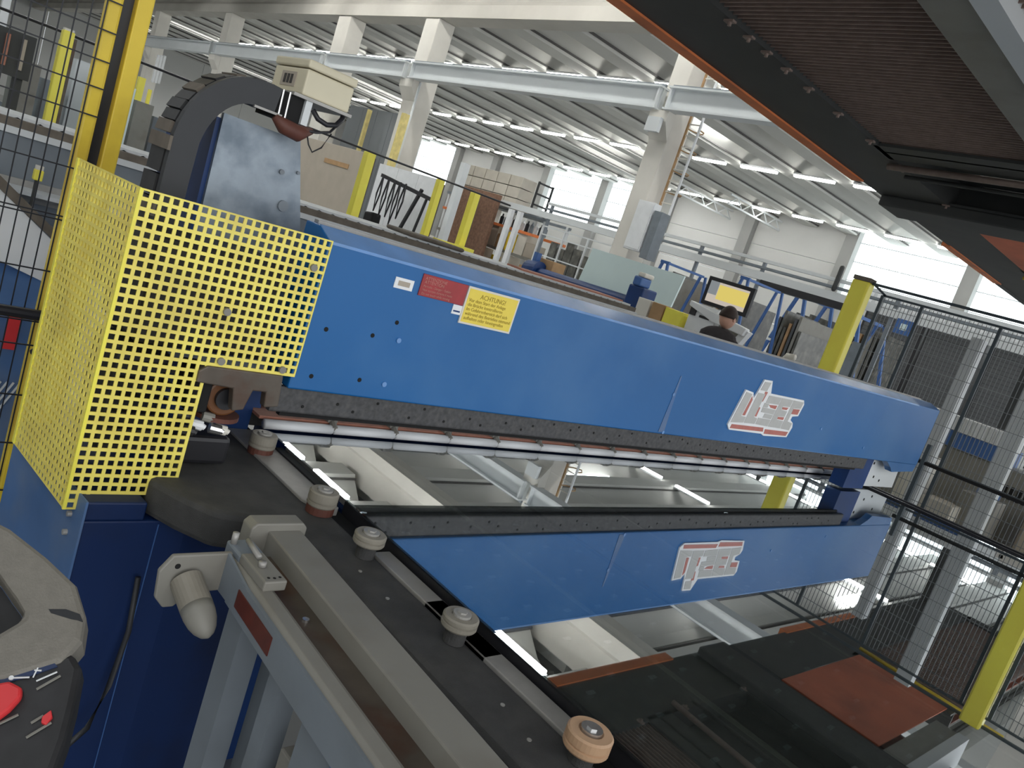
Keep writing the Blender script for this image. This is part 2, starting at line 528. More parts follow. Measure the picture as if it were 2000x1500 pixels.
# small brackets and bolts along the inner edge
for x in (2.6, 2.75, 2.9, 3.08, 3.3, 3.62, 4.02, 4.5, 5.25):
    bm = B()
    box(bm, x - 0.014, x + 0.014, 2.055, 2.10, zb - 0.008, zb)
    tube(bm, [(x, 2.075, zb - 0.022), (x, 2.075, zb - 0.008)], 0.008, 8)
    obj('clamp', bm, 'grate', pf)
for x in (4.2, 5.35, 7.25, 10.5):
    bm = B()
    yb = -0.4 if x < 6.5 else 1.25
    box(bm, x, x + 0.02, yb, 2.1, zb, zb + 0.2)
    box(bm, x - 0.1, x + 0.14, yb, 2.1, zb + 0.0, zb + 0.015)
    obj('cross_beam', bm, 'platdark', pf)
bm = B()
tube(bm, [(4.42, 2.13, zb - 0.02), (4.3, -0.4, zb - 0.02)], 0.018, 10)
obj('tie_rod', bm, 'grate', pf, smooth=True, label='grey tie rod')
bm = B()
tube(bm, [(4.6, 2.10, zb - 0.02), (4.62, -0.4, zb - 0.02)], 0.012, 10)
obj('tie_rod', bm, 'platdark', pf, smooth=True)
bm = B()
prism(bm, [(5.25, 2.62), (5.6, 2.62), (5.6, 2.69), (5.25, 2.69)], 'y', -0.4, 2.5)
obj('gusset_beam', bm, 'platdark', pf, bevel=0.01)
bxo('deck_plate', (4.22, 6.6, -0.35, 2.07, zb + 0.16, zb + 0.18), 'platdark', pf)
bxo('deck_sheet', (0.6, 4.2, -0.35, 2.07, zb + 0.13, zb + 0.14), 'brownsheet', pf, label='brown deck sheet above the grating')
bxo('deck_sheet', (7.3, 10.5, 1.26, 2.07, zb + 0.13, zb + 0.14), 'brownsheet', pf)
bxo('orange_sheet', (5.75, 7.2, 1.3, 2.05, zb - 0.015, zb - 0.005), 'orangesheet', pf, label='rust orange sheet')
bm = B()
tube(bm, [(7.32, 2.1, zb - 0.03), (7.25, 0.9, zb - 0.03)], 0.016, 8)
obj('yellow_tube', bm, 'yellow_dirty', pf, smooth=True, label='thin yellow tube')
bm = B()
x = 0.62
while x < 4.18:
    box(bm, x, x + 0.005, -0.35, 2.07, zb + 0.02, zb + 0.045)
    x += 0.034
for yy in (0.2, 0.7, 1.26, 1.65):
    box(bm, 0.62, 4.18, yy, yy + 0.006, zb + 0.05, zb + 0.06)
obj('grating', bm, 'grate', pf, kind='stuff', label='fine ribbed steel grating')
bm = B()
x = 7.32
while x < 10.48:
    box(bm, x, x + 0.012, 1.26, 2.07, zb + 0.02, zb + 0.05)
    x += 0.05
obj('grating', bm, 'grate', pf, kind='stuff', label='fine ribbed steel grating')
# posts that carry the platform
for x, y in ((10.4, 2.5), (6.7, -0.5), (0.7, -0.5)):
    bxo('support_post', (x - 0.08, x + 0.08, y - 0.08, y + 0.08, 0, zb), 'platdark', pf)

# ================================================================== CUTTING TABLE
tb = thing('cutting_table', 'glass cutting table with matt black edge frame and small guide rollers', 'table', (2.8, 1.2, 0))
bm = B()
out = [(0.845, -0.3), (0.845, 1.18), (0.838, 1.27), (0.80, 1.345), (0.755, 1.36), (0.715, 1.375), (0.668, 1.45), (0.632, 1.53), (0.65, 1.60), (0.72, 1.70), (0.80, 1.80), (0.88, 1.93), (0.972, 1.93), (0.972, -0.3)]
prism(bm, out, 'z', 0.84, 0.92)
obj('edge_frame', bm, 'matt_black', tb, bevel=0.014)
bxo('groove', (0.972, 1.02, -0.3, 1.93, 0.84, 0.905), 'groove', tb)


def slot_strip(y0, y1, x0, x1, holes, z=0.9215):
    bm = B()
    ys = [y0]
    for h in holes:
        ys += [h - 0.022, h + 0.022]
    ys.append(y1)
    for a, b_ in zip(ys[::2], ys[1::2]):
        box(bm, x0, x1, a, b_, z - 0.012, z)
    for h in holes:
        box(bm, x0, x0 + 0.012, h - 0.022, h + 0.022, z - 0.012, z)
        box(bm, x1 - 0.012, x1, h - 0.022, h + 0.022, z - 0.012, z)
    return obj('steel_strip', bm, 'strip', tb, bevel=0.002, label='pale ground steel strip')


slot_strip(0.60, 1.19, 0.972, 1.015, [0.975, 0.835])
bm = B()
prism(bm, [(0.925, 1.85), (0.928, 1.43), (0.945, 1.385), (1.0, 1.385), (1.0, 1.73), (1.03, 1.85)], 'z', 0.905, 0.926)
obj('steel_strip', bm, 'strip', tb, bevel=0.002, label='wider pale steel strip at the bridge end')
# edge channel: two thin dark ribs next to the glass
for x in (1.022, 1.034):
    bxo('edge_rib', (x, x + 0.006, -0.3, 1.40, 0.9, 0.935), 'black', tb)
bxo('slot_insert', (1.0, 1.02, 1.42, 1.72, 0.905, 0.93), 'black', tb)

# rollers
rl = ['roller with dark red base, nearest the bridge', None, None, None, 'tan guide roller at the near end']
for i, (x, y) in enumerate(((0.950, 1.70), (0.945, 1.375), (0.943, 1.176), (0.945, 0.872), (0.95, 0.558))):
    r = 0.036 if i == 4 else 0.033
    bm = B()
    q0 = 0.943 if i == 4 else (0.938 if i < 2 else 0.950)
    pr_ = [(0.0, q0), (r - 0.002, q0), (r, q0 + 0.003), (r, q0 + 0.009), (r - 0.003, q0 + 0.0105), (r - 0.003, q0 + 0.012), (r, q0 + 0.0135), (r, 0.969), (r - 0.003, 0.972), (r * 0.55, 0.972), (r * 0.5, 0.969), (0.0, 0.969)]
    n = 32
    rings = [[bm.verts.new((x + q * math.cos(2 * math.pi * k / n), y + q * math.sin(2 * math.pi * k / n), z)) for k in range(n)] if q > 0 else [bm.verts.new((x, y, z))] for q, z in pr_]
    for A, Bb in zip(rings, rings[1:]):
        for k in range(n):
            q = [A[k % len(A)], A[(k + 1) % len(A)], Bb[(k + 1) % len(Bb)], Bb[k % len(Bb)]]
            q = list(dict.fromkeys(q))
            if len(q) > 2:
                bm.faces.new(q)
    ro = obj('guide_roller', bm, 'roller_tan' if i == 4 else 'roller', tb, label=rl[i])
    bm = B()
    tube(bm, [(x, y, 0.969), (x, y, 0.976)], 0.017, 20)
    tube(bm, [(x, y, 0.976), (x, y, 0.979)], 0.009, 6)
    obj('bearing', bm, 'chrome' if i == 4 else 'strip', ro)
    bm = B()
    tube(bm, [(x, y, 0.921), (x, y, 0.951 if i in (2, 3) else 0.944)], 0.02 if i > 1 else 0.031, 20)
    obj('roller_base', bm, 'redbrown' if i < 2 else 'matt_black', ro)
# small specks on the frame: screws
for x, y in ((0.9, 1.02), (0.90, 1.12), (0.915, 0.70), (0.87, 0.55), (0.90, 0.62), (0.93, 0.50)):
    bm = B()
    tube(bm, [(x, y, 0.9195), (x, y, 0.9215)], 0.004, 8)
    obj('screw', bm, 'strip', tb)

# table top made of felt boards separated by slots, belts in the slots
XE = 4.60
xs = [1.036, 1.318, 1.60, 1.96, 2.34, 2.72, 3.10, 3.48, 3.86, 4.24, XE]
for a, b_ in zip(xs, xs[1:]):
    bxo('table_board', (a + 0.022, b_ - 0.004, -1.2, 1.77, 0.90, 0.935), 'felt', tb)
for i, a in enumerate(xs[1:-1]):
    bxo('belt', (a - 0.001, a + 0.021, -1.2, 1.77, 0.90, 0.932 if i < 3 else 0.92), 'belt' if i != 1 else 'groove', tb)
# air nozzles in the boards
bm = B()
for i, (a, b_) in enumerate(zip(xs, xs[1:])):
    n = 3
    for j in range(n):
        xx = a + 0.05 + j * 0.09
        if xx > b_ - 0.03:
            break
        yy = -0.6 + 0.03 * (j % 2)
        while yy < 1.35:
            box(bm, xx - 0.009, xx + 0.009, yy - 0.004, yy + 0.004, 0.935, 0.937)
            yy += 0.0575 * 2
obj('air_nozzles', bm, 'white', tb, kind='stuff', label='small pale air nozzles in rows')
bm = B()
box(bm, 1.04, XE, -1.2, -1.15, 0.72, 0.92)
box(bm, 1.0, 1.05, -1.2, 1.93, 0.70, 0.88)
box(bm, XE - 0.05, XE, -1.2, 1.93, 0.70, 0.88)
box(bm, 1.04, XE, 1.80, 1.93, 0.72, 0.92)
box(bm, 1.04, XE, -1.2, 1.9, 0.80, 0.90)
obj('underframe', bm, 'navy', tb)
for x in (1.1, 4.5):
    for y in (-1.1, 1.75):
        bxo('leg', (x - 0.06, x + 0.06, y - 0.06, y + 0.06, 0, 0.8), 'navy', tb)
# far edge profile (dark, white strip, dark)
bxo('edge_profile', (4.605, 4.618, -1.2, 1.86, 0.90, 0.958), 'black', tb, label='dark far edge profile')
bxo('edge_profile', (4.63, 4.65, 1.1, 2.0, 0.92, 0.957), 'chrome', tb, label='bright strip in the far edge')
bxo('edge_profile', (4.66, 4.69, -1.2, 2.0, 0.90, 0.962), 'black', tb)

# glass pane
bm = B()
box(bm, 1.010, 4.595, -1.2, 1.77, 0.946, 0.950)
gp = obj('glass_sheet', bm, 'glass', None)
tag(gp, 'large clear glass pane lying on the cutting table, mirroring the blue bridge', 'glass')

# stop bar under the bridge: white rods over a pinkish strip, with clips
sb = thing('stop_bar', 'white rod with pinkish strip and small clips running beneath the blue bridge', 'bar', (3.0, 1.86, 0.93))
bm = B()
box(bm, 0.98, 5.1, 1.806, 1.90, 0.974, 0.982)
obj('pink_strip', bm, 'brownbar', sb)
x = 0.985
k = 0
while x < 4.95:
    bm = B()
    tube(bm, [(x + 0.004, 1.790, 0.966), (min(x + 0.206, 5.05), 1.790, 0.966)], 0.0135, 12)
    obj('rod', bm, 'white', sb, smooth=True)
    bm = B()
    box(bm, x + 0.195, x + 0.225, 1.800, 1.89, 0.982, 0.992)
    tube(bm, [(x + 0.21, 1.782, 0.97), (x + 0.21, 1.80, 0.982)], 0.010, 8)
    obj('clip', bm, 'greypaint', sb)
    x += 0.21
bxo('back_plate', (0.98, 5.1, 1.90, 1.96, 0.92, 1.0), 'matt_black', sb)

# ================================================================== BLUE BRIDGE
BF = 1.54
br = thing('cutting_bridge', 'blue cutting bridge spanning the table, with notices and raised lettering', 'machine', (2.9, 1.7, 1.08))
bm = B()
prism(bm, [(BF, 1.142), (BF, 1.483), (1.60, 1.508), (1.665, 1.508), (1.665, 1.142)], 'x', 0.883, 4.955)
bo = obj('beam', bm, 'blue', br, bevel=0.004)
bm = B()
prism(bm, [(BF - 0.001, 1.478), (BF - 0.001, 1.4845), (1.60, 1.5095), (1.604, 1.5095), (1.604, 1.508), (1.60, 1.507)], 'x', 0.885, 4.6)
obj('top_chamfer', bm, 'blue_lit_edge', br, label='pale blue top edge with light painted in')
bxo('top_rail', (0.9, 4.9, 1.64, 1.66, 1.508, 1.515), 'strip', br)
# right-hand end: lower lip and dark blue bracket
bm = B()
prism(bm, [(4.50, 1.142), (4.955, 1.142), (4.94, 1.10), (4.62, 1.085), (4.58, 1.11)], 'y', BF + 0.002, BF + 0.04)
obj('end_lip', bm, 'blue', br)
bxo('end_cover', (4.956, 4.985, 1.56, 1.66, 1.10, 1.36), 'crane', br, bevel=0.003, label='pale grey end cover')
bxo('end_bracket', (4.16, 4.42, 1.58, 1.66, 0.96, 1.142), 'navy', br, label='dark blue bracket under the far end')
bm = B()
prism(bm, [(4.44, 1.142), (4.95, 1.142), (4.97, 0.96), (4.40, 0.96), (4.40, 1.10)], 'y', 1.62, 1.66)
obj('end_plate', bm, 'crane', br, bevel=0.003, label='pale grey end plate')
for x, z in ((4.47, 1.09), (4.55, 1.10), (4.62, 1.02), (4.72, 1.0), (4.5, 1.01), (4.8, 1.08)):
    bm = B()
    tube(bm, [(x, 1.618, z), (x, 1.62, z)], 0.008, 10)
    obj('bolt_hole', bm, 'groove', br)
# dark bar underneath
bm = B()
prism(bm, [(BF + 0.012, 1.142), (BF + 0.012, 1.084), (BF + 0.016, 1.080), (1.572, 1.080), (1.572, 1.142)], 'x', 0.86, 4.25)
lb = obj('lower_bar', bm, 'slotbar', br, bevel=0.003)
bm = B()
for i in range(46):
    xx = 0.95 + i * 0.07 + random.uniform(-0.02, 0.02)
    zz = random.choice((1.10, 1.115, 1.128))
    tube(bm, [(xx, BF + 0.0105, zz), (xx, BF + 0.014, zz)], 0.004, 6)
obj('small_holes', bm, 'groove', lb, kind='stuff')
bxo('brush_strip', (0.9, 4.2, 1.574, 1.590, 1.066, 1.142), 'groove', br)
# holes and bolts on the face
for x, z, dark in ((1.115, 1.339, 1), (1.059, 1.297, 1), (1.135, 1.297, 0), (0.935, 1.291, 1), (0.932, 1.178, 1), (1.06, 1.185, 1), (1.132, 1.183, 0), (2.327, 1.291, 0), (2.347, 1.128, 0), (4.1, 1.2, 0), (3.55, 1.26, 0)):
    bm = B()
    z = max(z, 1.15)
    if dark:
        tube(bm, [(x, BF - 0.0008, z), (x, BF + 0.004, z)], 0.0055, 12)
        obj('bolt_hole', bm, 'groove', br)
    else:
        tube(bm, [(x, BF - 0.003, z), (x, BF + 0.004, z)], 0.0065, 12)
        obj('bolt', bm, 'blue_lit_edge', br)
bm = B()
prism(bm, [(2.318, 1.150), (2.352, 1.150), (2.336, 1.36), (2.33, 1.36)], 'y', BF - 0.0015, BF + 0.002)
obj('weld_line', bm, 'blue_light', br)
# notices
yn = thing and bxo('yellow_notice', (1.294, 1.477, BF - 0.004, BF + 0.001, 1.372, 1.470), 'offwhite', br, label='yellow warning notice with white border')
bxo('notice_face', (1.299, 1.472, BF - 0.0045, BF - 0.004, 1.377, 1.465), 'sign', yn)
text('notice_lettering', 'ACHTUNG!', 0.0175, (1.385, BF - 0.0046, 1.444), 'print', yn)
for i, s in enumerate(('Vor dem Start der Anlage', 'die Brücke kontrollieren', 'Im Gefahrenbereich darf sich', 'während des Betriebes niemand', 'aufhalten oder hineingreifen')):
    text('notice_lettering', s, 0.0125, (1.305, BF - 0.0046, 1.432 - i * 0.0118), 'print', yn, align='LEFT')
rd = bxo('red_label', (1.148, 1.292, BF - 0.003, BF + 0.001, 1.416, 1.470), 'red', br, bevel=0.0008, label='dull red printed label')
for i in range(5):
    text('label_lettering', ('ATTENZIONE', 'ATTENTION', 'Pericolo - Danger - Gefahr', 'Non toccare durante il moto', 'Do not touch while moving')[i], 0.011 if i < 2 else 0.008, (1.156, BF - 0.0032, 1.457 - i * 0.0092), 'redprint', rd, align='LEFT')
w1 = bxo('white_sticker', (1.074, 1.128, BF - 0.002, BF + 0.001, 1.420, 1.446), 'white', br, label='small white sticker')
bxo('sticker_print', (1.084, 1.118, BF - 0.0025, BF - 0.002, 1.427, 1.439), 'beige', w1)
w2 = bxo('white_sticker', (1.264, 1.296, BF - 0.002, BF + 0.001, 1.391, 1.415), 'white', br, label='small white sticker')
bxo('sticker_print', (1.268, 1.290, BF - 0.0025, BF - 0.002, 1.397, 1.401), 'navy', w2)

# raised lettering LiSEC: white outline plate, grey letters, red shading
outer = [(2.776, 1.363), (2.838, 1.358), (2.854, 1.336), (2.868, 1.362), (2.885, 1.418), (2.949, 1.420), (2.974, 1.369), (3.272, 1.371), (3.288, 1.352), (3.275, 1.298), (3.225, 1.292), (3.221, 1.276), (3.252, 1.264), (3.263, 1.245), (3.246, 1.198), (3.046, 1.190), (3.019, 1.197), (2.764, 1.195), (2.741, 1.213)]
bm = B()
prism(bm, outer, 'y', BF - 0.006, BF + 0.001)
lg = obj('raised_lettering', bm, 'white', br, label='raised grey lettering with white outline and red shading')
y_ = (BF - 0.0075, BF - 0.005)
sh = lambda x, z: (x + (z - 1.20) * 0.20 - 0.0, z)


def letter(polys):
    bm = B()
    for p in polys:
        prism(bm, p, 'y', *y_)
    obj('letter', bm, 'logogrey', lg)


letter([[(2.784, 1.355), (2.832, 1.351), (2.812, 1.258), (2.850, 1.256), (2.846, 1.232), (2.752, 1.226)]])                      # L
letter([[(2.892, 1.410), (2.942, 1.412), (2.932, 1.374), (2.882, 1.374)], [(2.872, 1.362), (2.930, 1.362), (2.912, 1.262), (2.940, 1.258), (2.936, 1.234), (2.852, 1.232), (2.856, 1.256)]])  # i
letter([[(2.966, 1.360), (3.072, 1.361), (3.066, 1.330), (2.960, 1.328)], [(2.952, 1.327), (2.990, 1.327), (2.986, 1.309), (2.950, 1.309)], [(2.950, 1.308), (3.062, 1.306), (3.056, 1.285), (2.950, 1.287)], [(2.985, 1.284), (3.056, 1.283), (3.050, 1.264), (2.980, 1.265)], [(2.948, 1.262), (3.052, 1.262), (3.046, 1.232), (2.944, 1.234)]])  # S
letter([[(3.078, 1.361), (3.176, 1.362), (3.170, 1.330), (3.108, 1.327), (3.107, 1.312), (3.160, 1.310), (3.156, 1.284), (3.102, 1.282), (3.100, 1.268), (3.160, 1.266), (3.156, 1.232), (3.052, 1.232)]])  # E
letter([[(3.182, 1.362), (3.274, 1.362), (3.268, 1.332), (3.206, 1.328), (3.198, 1.268), (3.244, 1.262), (3.240, 1.230), (3.162, 1.232)]])  # C
bm = B()
for p in ([(2.768, 1.219), (3.019, 1.224), (3.026, 1.207), (2.764, 1.202)], [(3.037, 1.219), (3.240, 1.222), (3.232, 1.203), (3.040, 1.199)],
          [(2.838, 1.343), (2.850, 1.329), (2.838, 1.262), (2.819, 1.261)], [(2.922, 1.372), (2.944, 1.372), (2.932, 1.330), (2.924, 1.330)],
          [(2.920, 1.306), (2.932, 1.304), (2.928, 1.265), (2.912, 1.265)], [(2.992, 1.322), (3.060, 1.325), (3.056, 1.309), (3.012, 1.312)],
          [(3.102, 1.280), (3.156, 1.282), (3.155, 1.270), (3.103, 1.270)], [(3.208, 1.325), (3.266, 1.328), (3.262, 1.304), (3.206, 1.302)], [(3.110, 1.324), (3.160, 1.326), (3.152, 1.315), (3.112, 1.314)]):
    prism(bm, p, 'y', BF - 0.0072, BF - 0.005)
obj('red_shading', bm, 'logored', lg)


# perforated guard: sheets with real square holes
def perforated(nu, nv, pu, pv, hole, keep, place):
    bm = B()
    us, vv = [0.0], [0.0]
    for i in range(nu):
        us += [i * pu + (pu - hole) / 2, i * pu + (pu + hole) / 2]
    us.append(nu * pu)
    for j in range(nv):
        vv += [j * pv + (pv - hole) / 2, j * pv + (pv + hole) / 2]
    vv.append(nv * pv)
    V = {}

    def g(i, j):
        if (i, j) not in V:
            V[(i, j)] = bm.verts.new(place(us[i], vv[j]))
        return V[(i, j)]
    for i in range(len(us) - 1):
        for j in range(len(vv) - 1):
            hole_here = i % 2 == 1 and j % 2 == 1
            cu, cv = (us[i] + us[i + 1]) / 2, (vv[j] + vv[j + 1]) / 2
            if hole_here or not keep(cu, cv):
                continue
            bm.faces.new((g(i, j), g(i + 1, j), g(i + 1, j + 1), g(i, j + 1)))
    return bm


GX, GY, GT = 0.489, 1.538, 1.486
pit = 0.01823


def keepf(u, v):
    if v <= 17 * 0.0183 + 0.001:
        return True
    if v <= 31 * 0.0183 + 0.001:
        return u <= 11 * pit + 0.001
    if v <= 33 * 0.0183 + 0.001:
        return u <= 8 * pit + 0.001
    return u <= 2 * pit + 0.001


gd = obj('guard_front', perforated(22, 35, pit, 0.0183, 0.0115, keepf, lambda u, v: (GX + u, GY, GT - v)), 'guard', br, solid=0.003, label='yellow perforated guard, front sheet')
dd = Vector((-0.0857, 0.9963, 0))
gs = obj('guard_side', perforated(18, 35, 0.0183, 0.0183, 0.0115, lambda u, v: v < 0.642 - 0.0 * u, lambda u, v: (GX + dd.x * u, GY + dd.y * u, GT - v)), 'guard', br, solid=0.003, label='yellow perforated guard, side sheet')
L = 18 * 0.0183
bm = B()
bar(bm, (GX + dd.x * L, GY + dd.y * L, GT), (GX + dd.x * L, GY + dd.y * L, GT - 0.64), 0.014, 0.006, up=(1, 0, 0))
obj('flange', bm, 'yellow', gs)
bm = B()
bar(bm, (GX - 0.001, GY, GT), (GX - 0.001, GY, GT - 0.64), 0.006, 0.006, up=(1, 0, 0))
obj('corner_fold', bm, 'yellow', gd)
for x, z in ((0.70, 1.29), (0.715, 1.185), (0.855, 1.185), (0.86, 1.42)):
    bm = B()
    tube(bm, [(x, GY - 0.008, z), (x, GY + 0.001, z)], 0.008, 10)
    obj('screw', bm, 'greypaint', gd)
# carriage behind the guard
bxo('drive_housing', (0.56, 0.84, 1.60, 1.86, 1.18, 1.40), 'dkplastic', br, bevel=0.01)
bxo('drive_motor', (0.54, 0.66, 1.62, 1.80, 0.93, 1.16), 'chainblk', br, bevel=0.02)
bm = B()
for i in range(6):
    bar(bm, (0.55, 1.60, 0.96 + i * 0.035), (0.655, 1.60, 0.96 + i * 0.035), 0.02, 0.01)
obj('cooling_fins', bm, 'dkplastic', br)
bm = B()
prism(bm, [(0.674, 1.160), (0.690, 1.172), (0.86, 1.172), (0.868, 1.100), (0.835, 1.095), (0.83, 1.13), (0.80, 1.130), (0.79, 1.085), (0.765, 1.08), (0.755, 1.13), (0.675, 1.135)], 'y', 1.53, 1.555)
obj('carriage_plate', bm, 'rust', br, bevel=0.003, label='oily grey brown carriage plate')
bm = B()
tube(bm, [(0.765, 1.575, 1.093), (0.765, 1.60, 1.093)], 0.042, 32)
wh = obj('wheel', bm, 'wheel', br, bevel=0.005, label='orange brown wheel')
bm = B()
tube(bm, [(0.765, 1.565, 1.093), (0.765, 1.58, 1.093)], 0.024, 24)
obj('hub', bm, 'black', wh)
bm = B()
tube(bm, [(0.765, 1.60, 1.042), (0.765, 1.60, 1.052)], 0.05, 24)
obj('lower_pulley', bm, 'redbrown', br)
bxo('black_housing', (0.68, 0.725, 1.56, 1.66, 1.06, 1.15), 'groove', br, bevel=0.004)
for i, (x, y, z, m_) in enumerate(((0.675, 1.56, 1.055, 'chainblk'), (0.71, 1.56, 1.035, 'white'), (0.735, 1.57, 1.05, 'greypaint'), (0.75, 1.555, 1.03, 'chrome'), (0.69, 1.55, 1.025, 'dkplastic'), (0.765, 1.56, 1.028, 'offwhite'))):
    bm = B()
    tube(bm, [(x - 0.012, y, z), (x + 0.012, y - 0.004, z - 0.003)], 0.011, 10)
    tube(bm, [(x + 0.012, y - 0.004, z - 0.003), (x + 0.018, y - 0.006, z - 0.006)], 0.006, 8)
    obj('cable_connector', bm, m_, br)
bxo('carriage_foot', (0.68, 0.82, 1.60, 1.72, 0.925, 0.99), 'black', br, bevel=0.01)

# ---- upright column behind the guard with galvanised front plate, energy chain and junction box
up = thing('motor_column', 'galvanised plate column with blue side behind the yellow guard', 'column', (0.8, 1.9, 0.9))
bm = B()
prism(bm, [(0.699, 1.672), (0.886, 1.672), (0.955, 1.44), (0.99, 1.10), (0.71, 1.10)], 'y', 1.80, 1.812)
pl = obj('front_plate', bm, 'steel', up, label='galvanised plate with marks')
bm = B()
prism(bm, [(0.690, 1.660), (0.878, 1.660), (0.945, 1.44), (0.98, 1.0), (0.70, 1.0)], 'y', 1.812, 2.10)
obj('column_body', bm, 'navy', up)
for x, z, r in ((0.885, 1.515, 0.013), (0.86, 1.59, 0.006), (0.90, 1.60, 0.004)):
    bm = B()
    tube(bm, [(x, 1.794, z), (x, 1.802, z)], r, 16)
    obj('bolt', bm, 'greyblue', up)
bxo('column_foot', (0.70, 0.98, 1.85, 2.1, 0.9, 1.0), 'navy', up)

ch = thing('cable_chain', 'black cable chain arching from the guard up to the cream box', 'cable chain', (0.62, 1.78, 1.1))
ctr = []
for z in (1.10, 1.16, 1.22, 1.28, 1.34, 1.40, 1.46, 1.51):
    ctr.append((0.615, z))
for k in range(1, 12):
    a = math.pi - k * math.pi / 2 / 11 * 1.0
    ctr.append((0.615 + 0.125 + 0.125 * math.cos(a) * 1.0, 1.57 + 0.165 * math.sin(a)))
ctr += [(0.765, 1.737), (0.785, 1.735)]
hw = 0.027
bm = B()
Aout, Ain = [], []
for i, (x, z) in enumerate(ctr):
    p0 = ctr[max(i - 1, 0)]
    p1 = ctr[min(i + 1, len(ctr) - 1)]
    t = Vector((p1[0] - p0[0], p1[1] - p0[1])).normalized()
    nrm = Vector((-t.y, t.x))
    Aout.append((x + nrm.x * hw, z + nrm.y * hw))
    Ain.append((x - nrm.x * hw, z - nrm.y * hw))
for i in range(len(ctr) - 1):
    prism(bm, [Aout[i], Aout[i + 1], Ain[i + 1], Ain[i]], 'y', 1.745, 1.765)
bmesh.ops.remove_doubles(bm, verts=bm.verts, dist=0.0001)
obj('front_band', bm, 'chainblk', ch, label='smooth dark front band')
for i in range(len(ctr) - 1):
    bm = B()
    a, b_ = Vector(Aout[i]), Vector(Aout[i + 1])
    c_, d_ = Vector(Ain[i]), Vector(Ain[i + 1])
    k = 0.0 if i % 2 else 0.003
    n1 = ((a - c_).normalized() + (b_ - d_).normalized()).normalized() * k
    prism(bm, [tuple(a + n1), tuple(a.lerp(b_, 0.9) + n1), tuple(c_.lerp(d_, 0.9)), tuple(c_)], 'y', 1.775, 1.86)
    obj('chain_link', bm, 'dkplastic' if i % 4 else 'chaindirt', ch)
for z in (1.20, 1.42, 1.56):
    bm = B()
    box(bm, 0.582, 0.588, 1.74, 1.865, z, z + 0.03)
    obj('strap', bm, 'chaindirt', ch)
jb = thing('junction_box', 'cream plastic junction box on top of the column', 'box', (0.87, 1.8, 1.74))
bm = B()
bm.free()
bxo('body', (0.836, 0.958, 1.752, 1.922, 1.768, 1.826), 'cream', jb, bevel=0.004)
bxo('lid', (0.833, 0.961, 1.749, 1.925, 1.828, 1.847), 'cream', jb, bevel=0.004)
bxo('base_plate', (0.815, 0.965, 1.745, 1.925, 1.760, 1.767), 'strip', jb)
pn = bxo('socket_panel', (0.8345, 0.836, 1.80, 1.875, 1.782, 1.815), 'beige', jb)
for i in range(3):
    bxo('slot', (0.8335, 0.8345, 1.815 + i * 0.017, 1.826 + i * 0.017, 1.788, 1.809), 'dkplastic', pn)
bxo('bracket', (0.850, 0.866, 1.75, 1.77, 1.705, 1.761), 'crane', jb, label='pale bracket')
for x in (0.79, 0.806):
    bm = B()
    tube(bm, [(x + 0.002, 1.745, 1.705), (x, 1.745, 1.762)], 0.0025, 8)
    obj('rod', bm, 'chrome', jb)
bxo('terminal_block', (0.785, 0.85, 1.76, 1.85, 1.700, 1.762), 'groove', jb)
bxo('chain_clamp', (0.735, 0.80, 1.742, 1.75, 1.704, 1.709), 'strip', jb)
bm = B()
tube(bm, [(0.785, 1.745, 1.70), (0.81, 1.745, 1.688), (0.85, 1.75, 1.684), (0.885, 1.76, 1.700)], 0.012, 12, radii=[0.008, 0.018, 0.019, 0.008])
obj('cable_bundle', bm, 'redbrown', jb, smooth=True)
bm = B()
tube(bm, [(0.87, 1.75, 1.745), (0.885, 1.745, 1.73), (0.91, 1.745, 1.725), (0.935, 1.75, 1.732), (0.955, 1.765, 1.752), (0.960, 1.78, 1.775)], 0.006, 10)
tube(bm, [(0.86, 1.75, 1.695), (0.89, 1.745, 1.70), (0.925, 1.75, 1.712), (0.945, 1.76, 1.735)], 0.003, 8)
tube(bm, [(0.872, 1.75, 1.69), (0.880, 1.745, 1.668), (0.893, 1.745, 1.655), (0.915, 1.75, 1.672), (0.93, 1.75, 1.71)], 0.0018, 6)
obj('loose_cable', bm, 'black', jb, smooth=True)

# ================================================================== BLUE PEDESTAL
pd = thing('machine_pedestal', 'dark blue steel pedestal beneath the yellow guard', 'pedestal', (0.65, 1.65, 0))
bm = B()
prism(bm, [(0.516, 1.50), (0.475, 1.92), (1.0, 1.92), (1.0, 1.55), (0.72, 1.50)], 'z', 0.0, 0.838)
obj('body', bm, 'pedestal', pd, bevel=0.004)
bm = B()
prism(bm, [(0.516, 1.50), (0.475, 1.92), (0.62, 1.92), (0.625, 1.56), (0.63, 1.50)], 'z', 0.838, 0.878)
obj('top_step', bm, 'pedestal', pd, bevel=0.004)
bm = B()
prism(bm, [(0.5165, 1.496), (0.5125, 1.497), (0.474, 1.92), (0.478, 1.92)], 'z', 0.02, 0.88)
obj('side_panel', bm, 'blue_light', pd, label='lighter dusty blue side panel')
for z in (0.83, 0.79):
    bm = B()
    tube(bm, [(0.508, 1.55, z), (0.500, 1.55, z)], 0.006, 10)
    obj('bolt', bm, 'strip', pd)
bxo('seam', (0.66, 0.662, 1.498, 1.50, 0.1, 0.83), 'rackblue', pd)
bm = B()
tube(bm, [(0.64, 1.48, 0.72), (0.645, 1.47, 0.60), (0.63, 1.46, 0.48), (0.60, 1.44, 0.40), (0.56, 1.42, 0.38)], 0.006, 8)
tag(obj('drain_hose', bm, 'chainblk', smooth=True), 'dark thin hose hanging in front of the blue pedestal', 'hose')

# ================================================================== GREY GUIDE RAIL
gr = thing('guide_rail', 'warm grey guide rail with open channel along the table front', 'rail', (0.72, 0.7, 0))


def rx(y):
    return 0.045 * (y - 1.24)


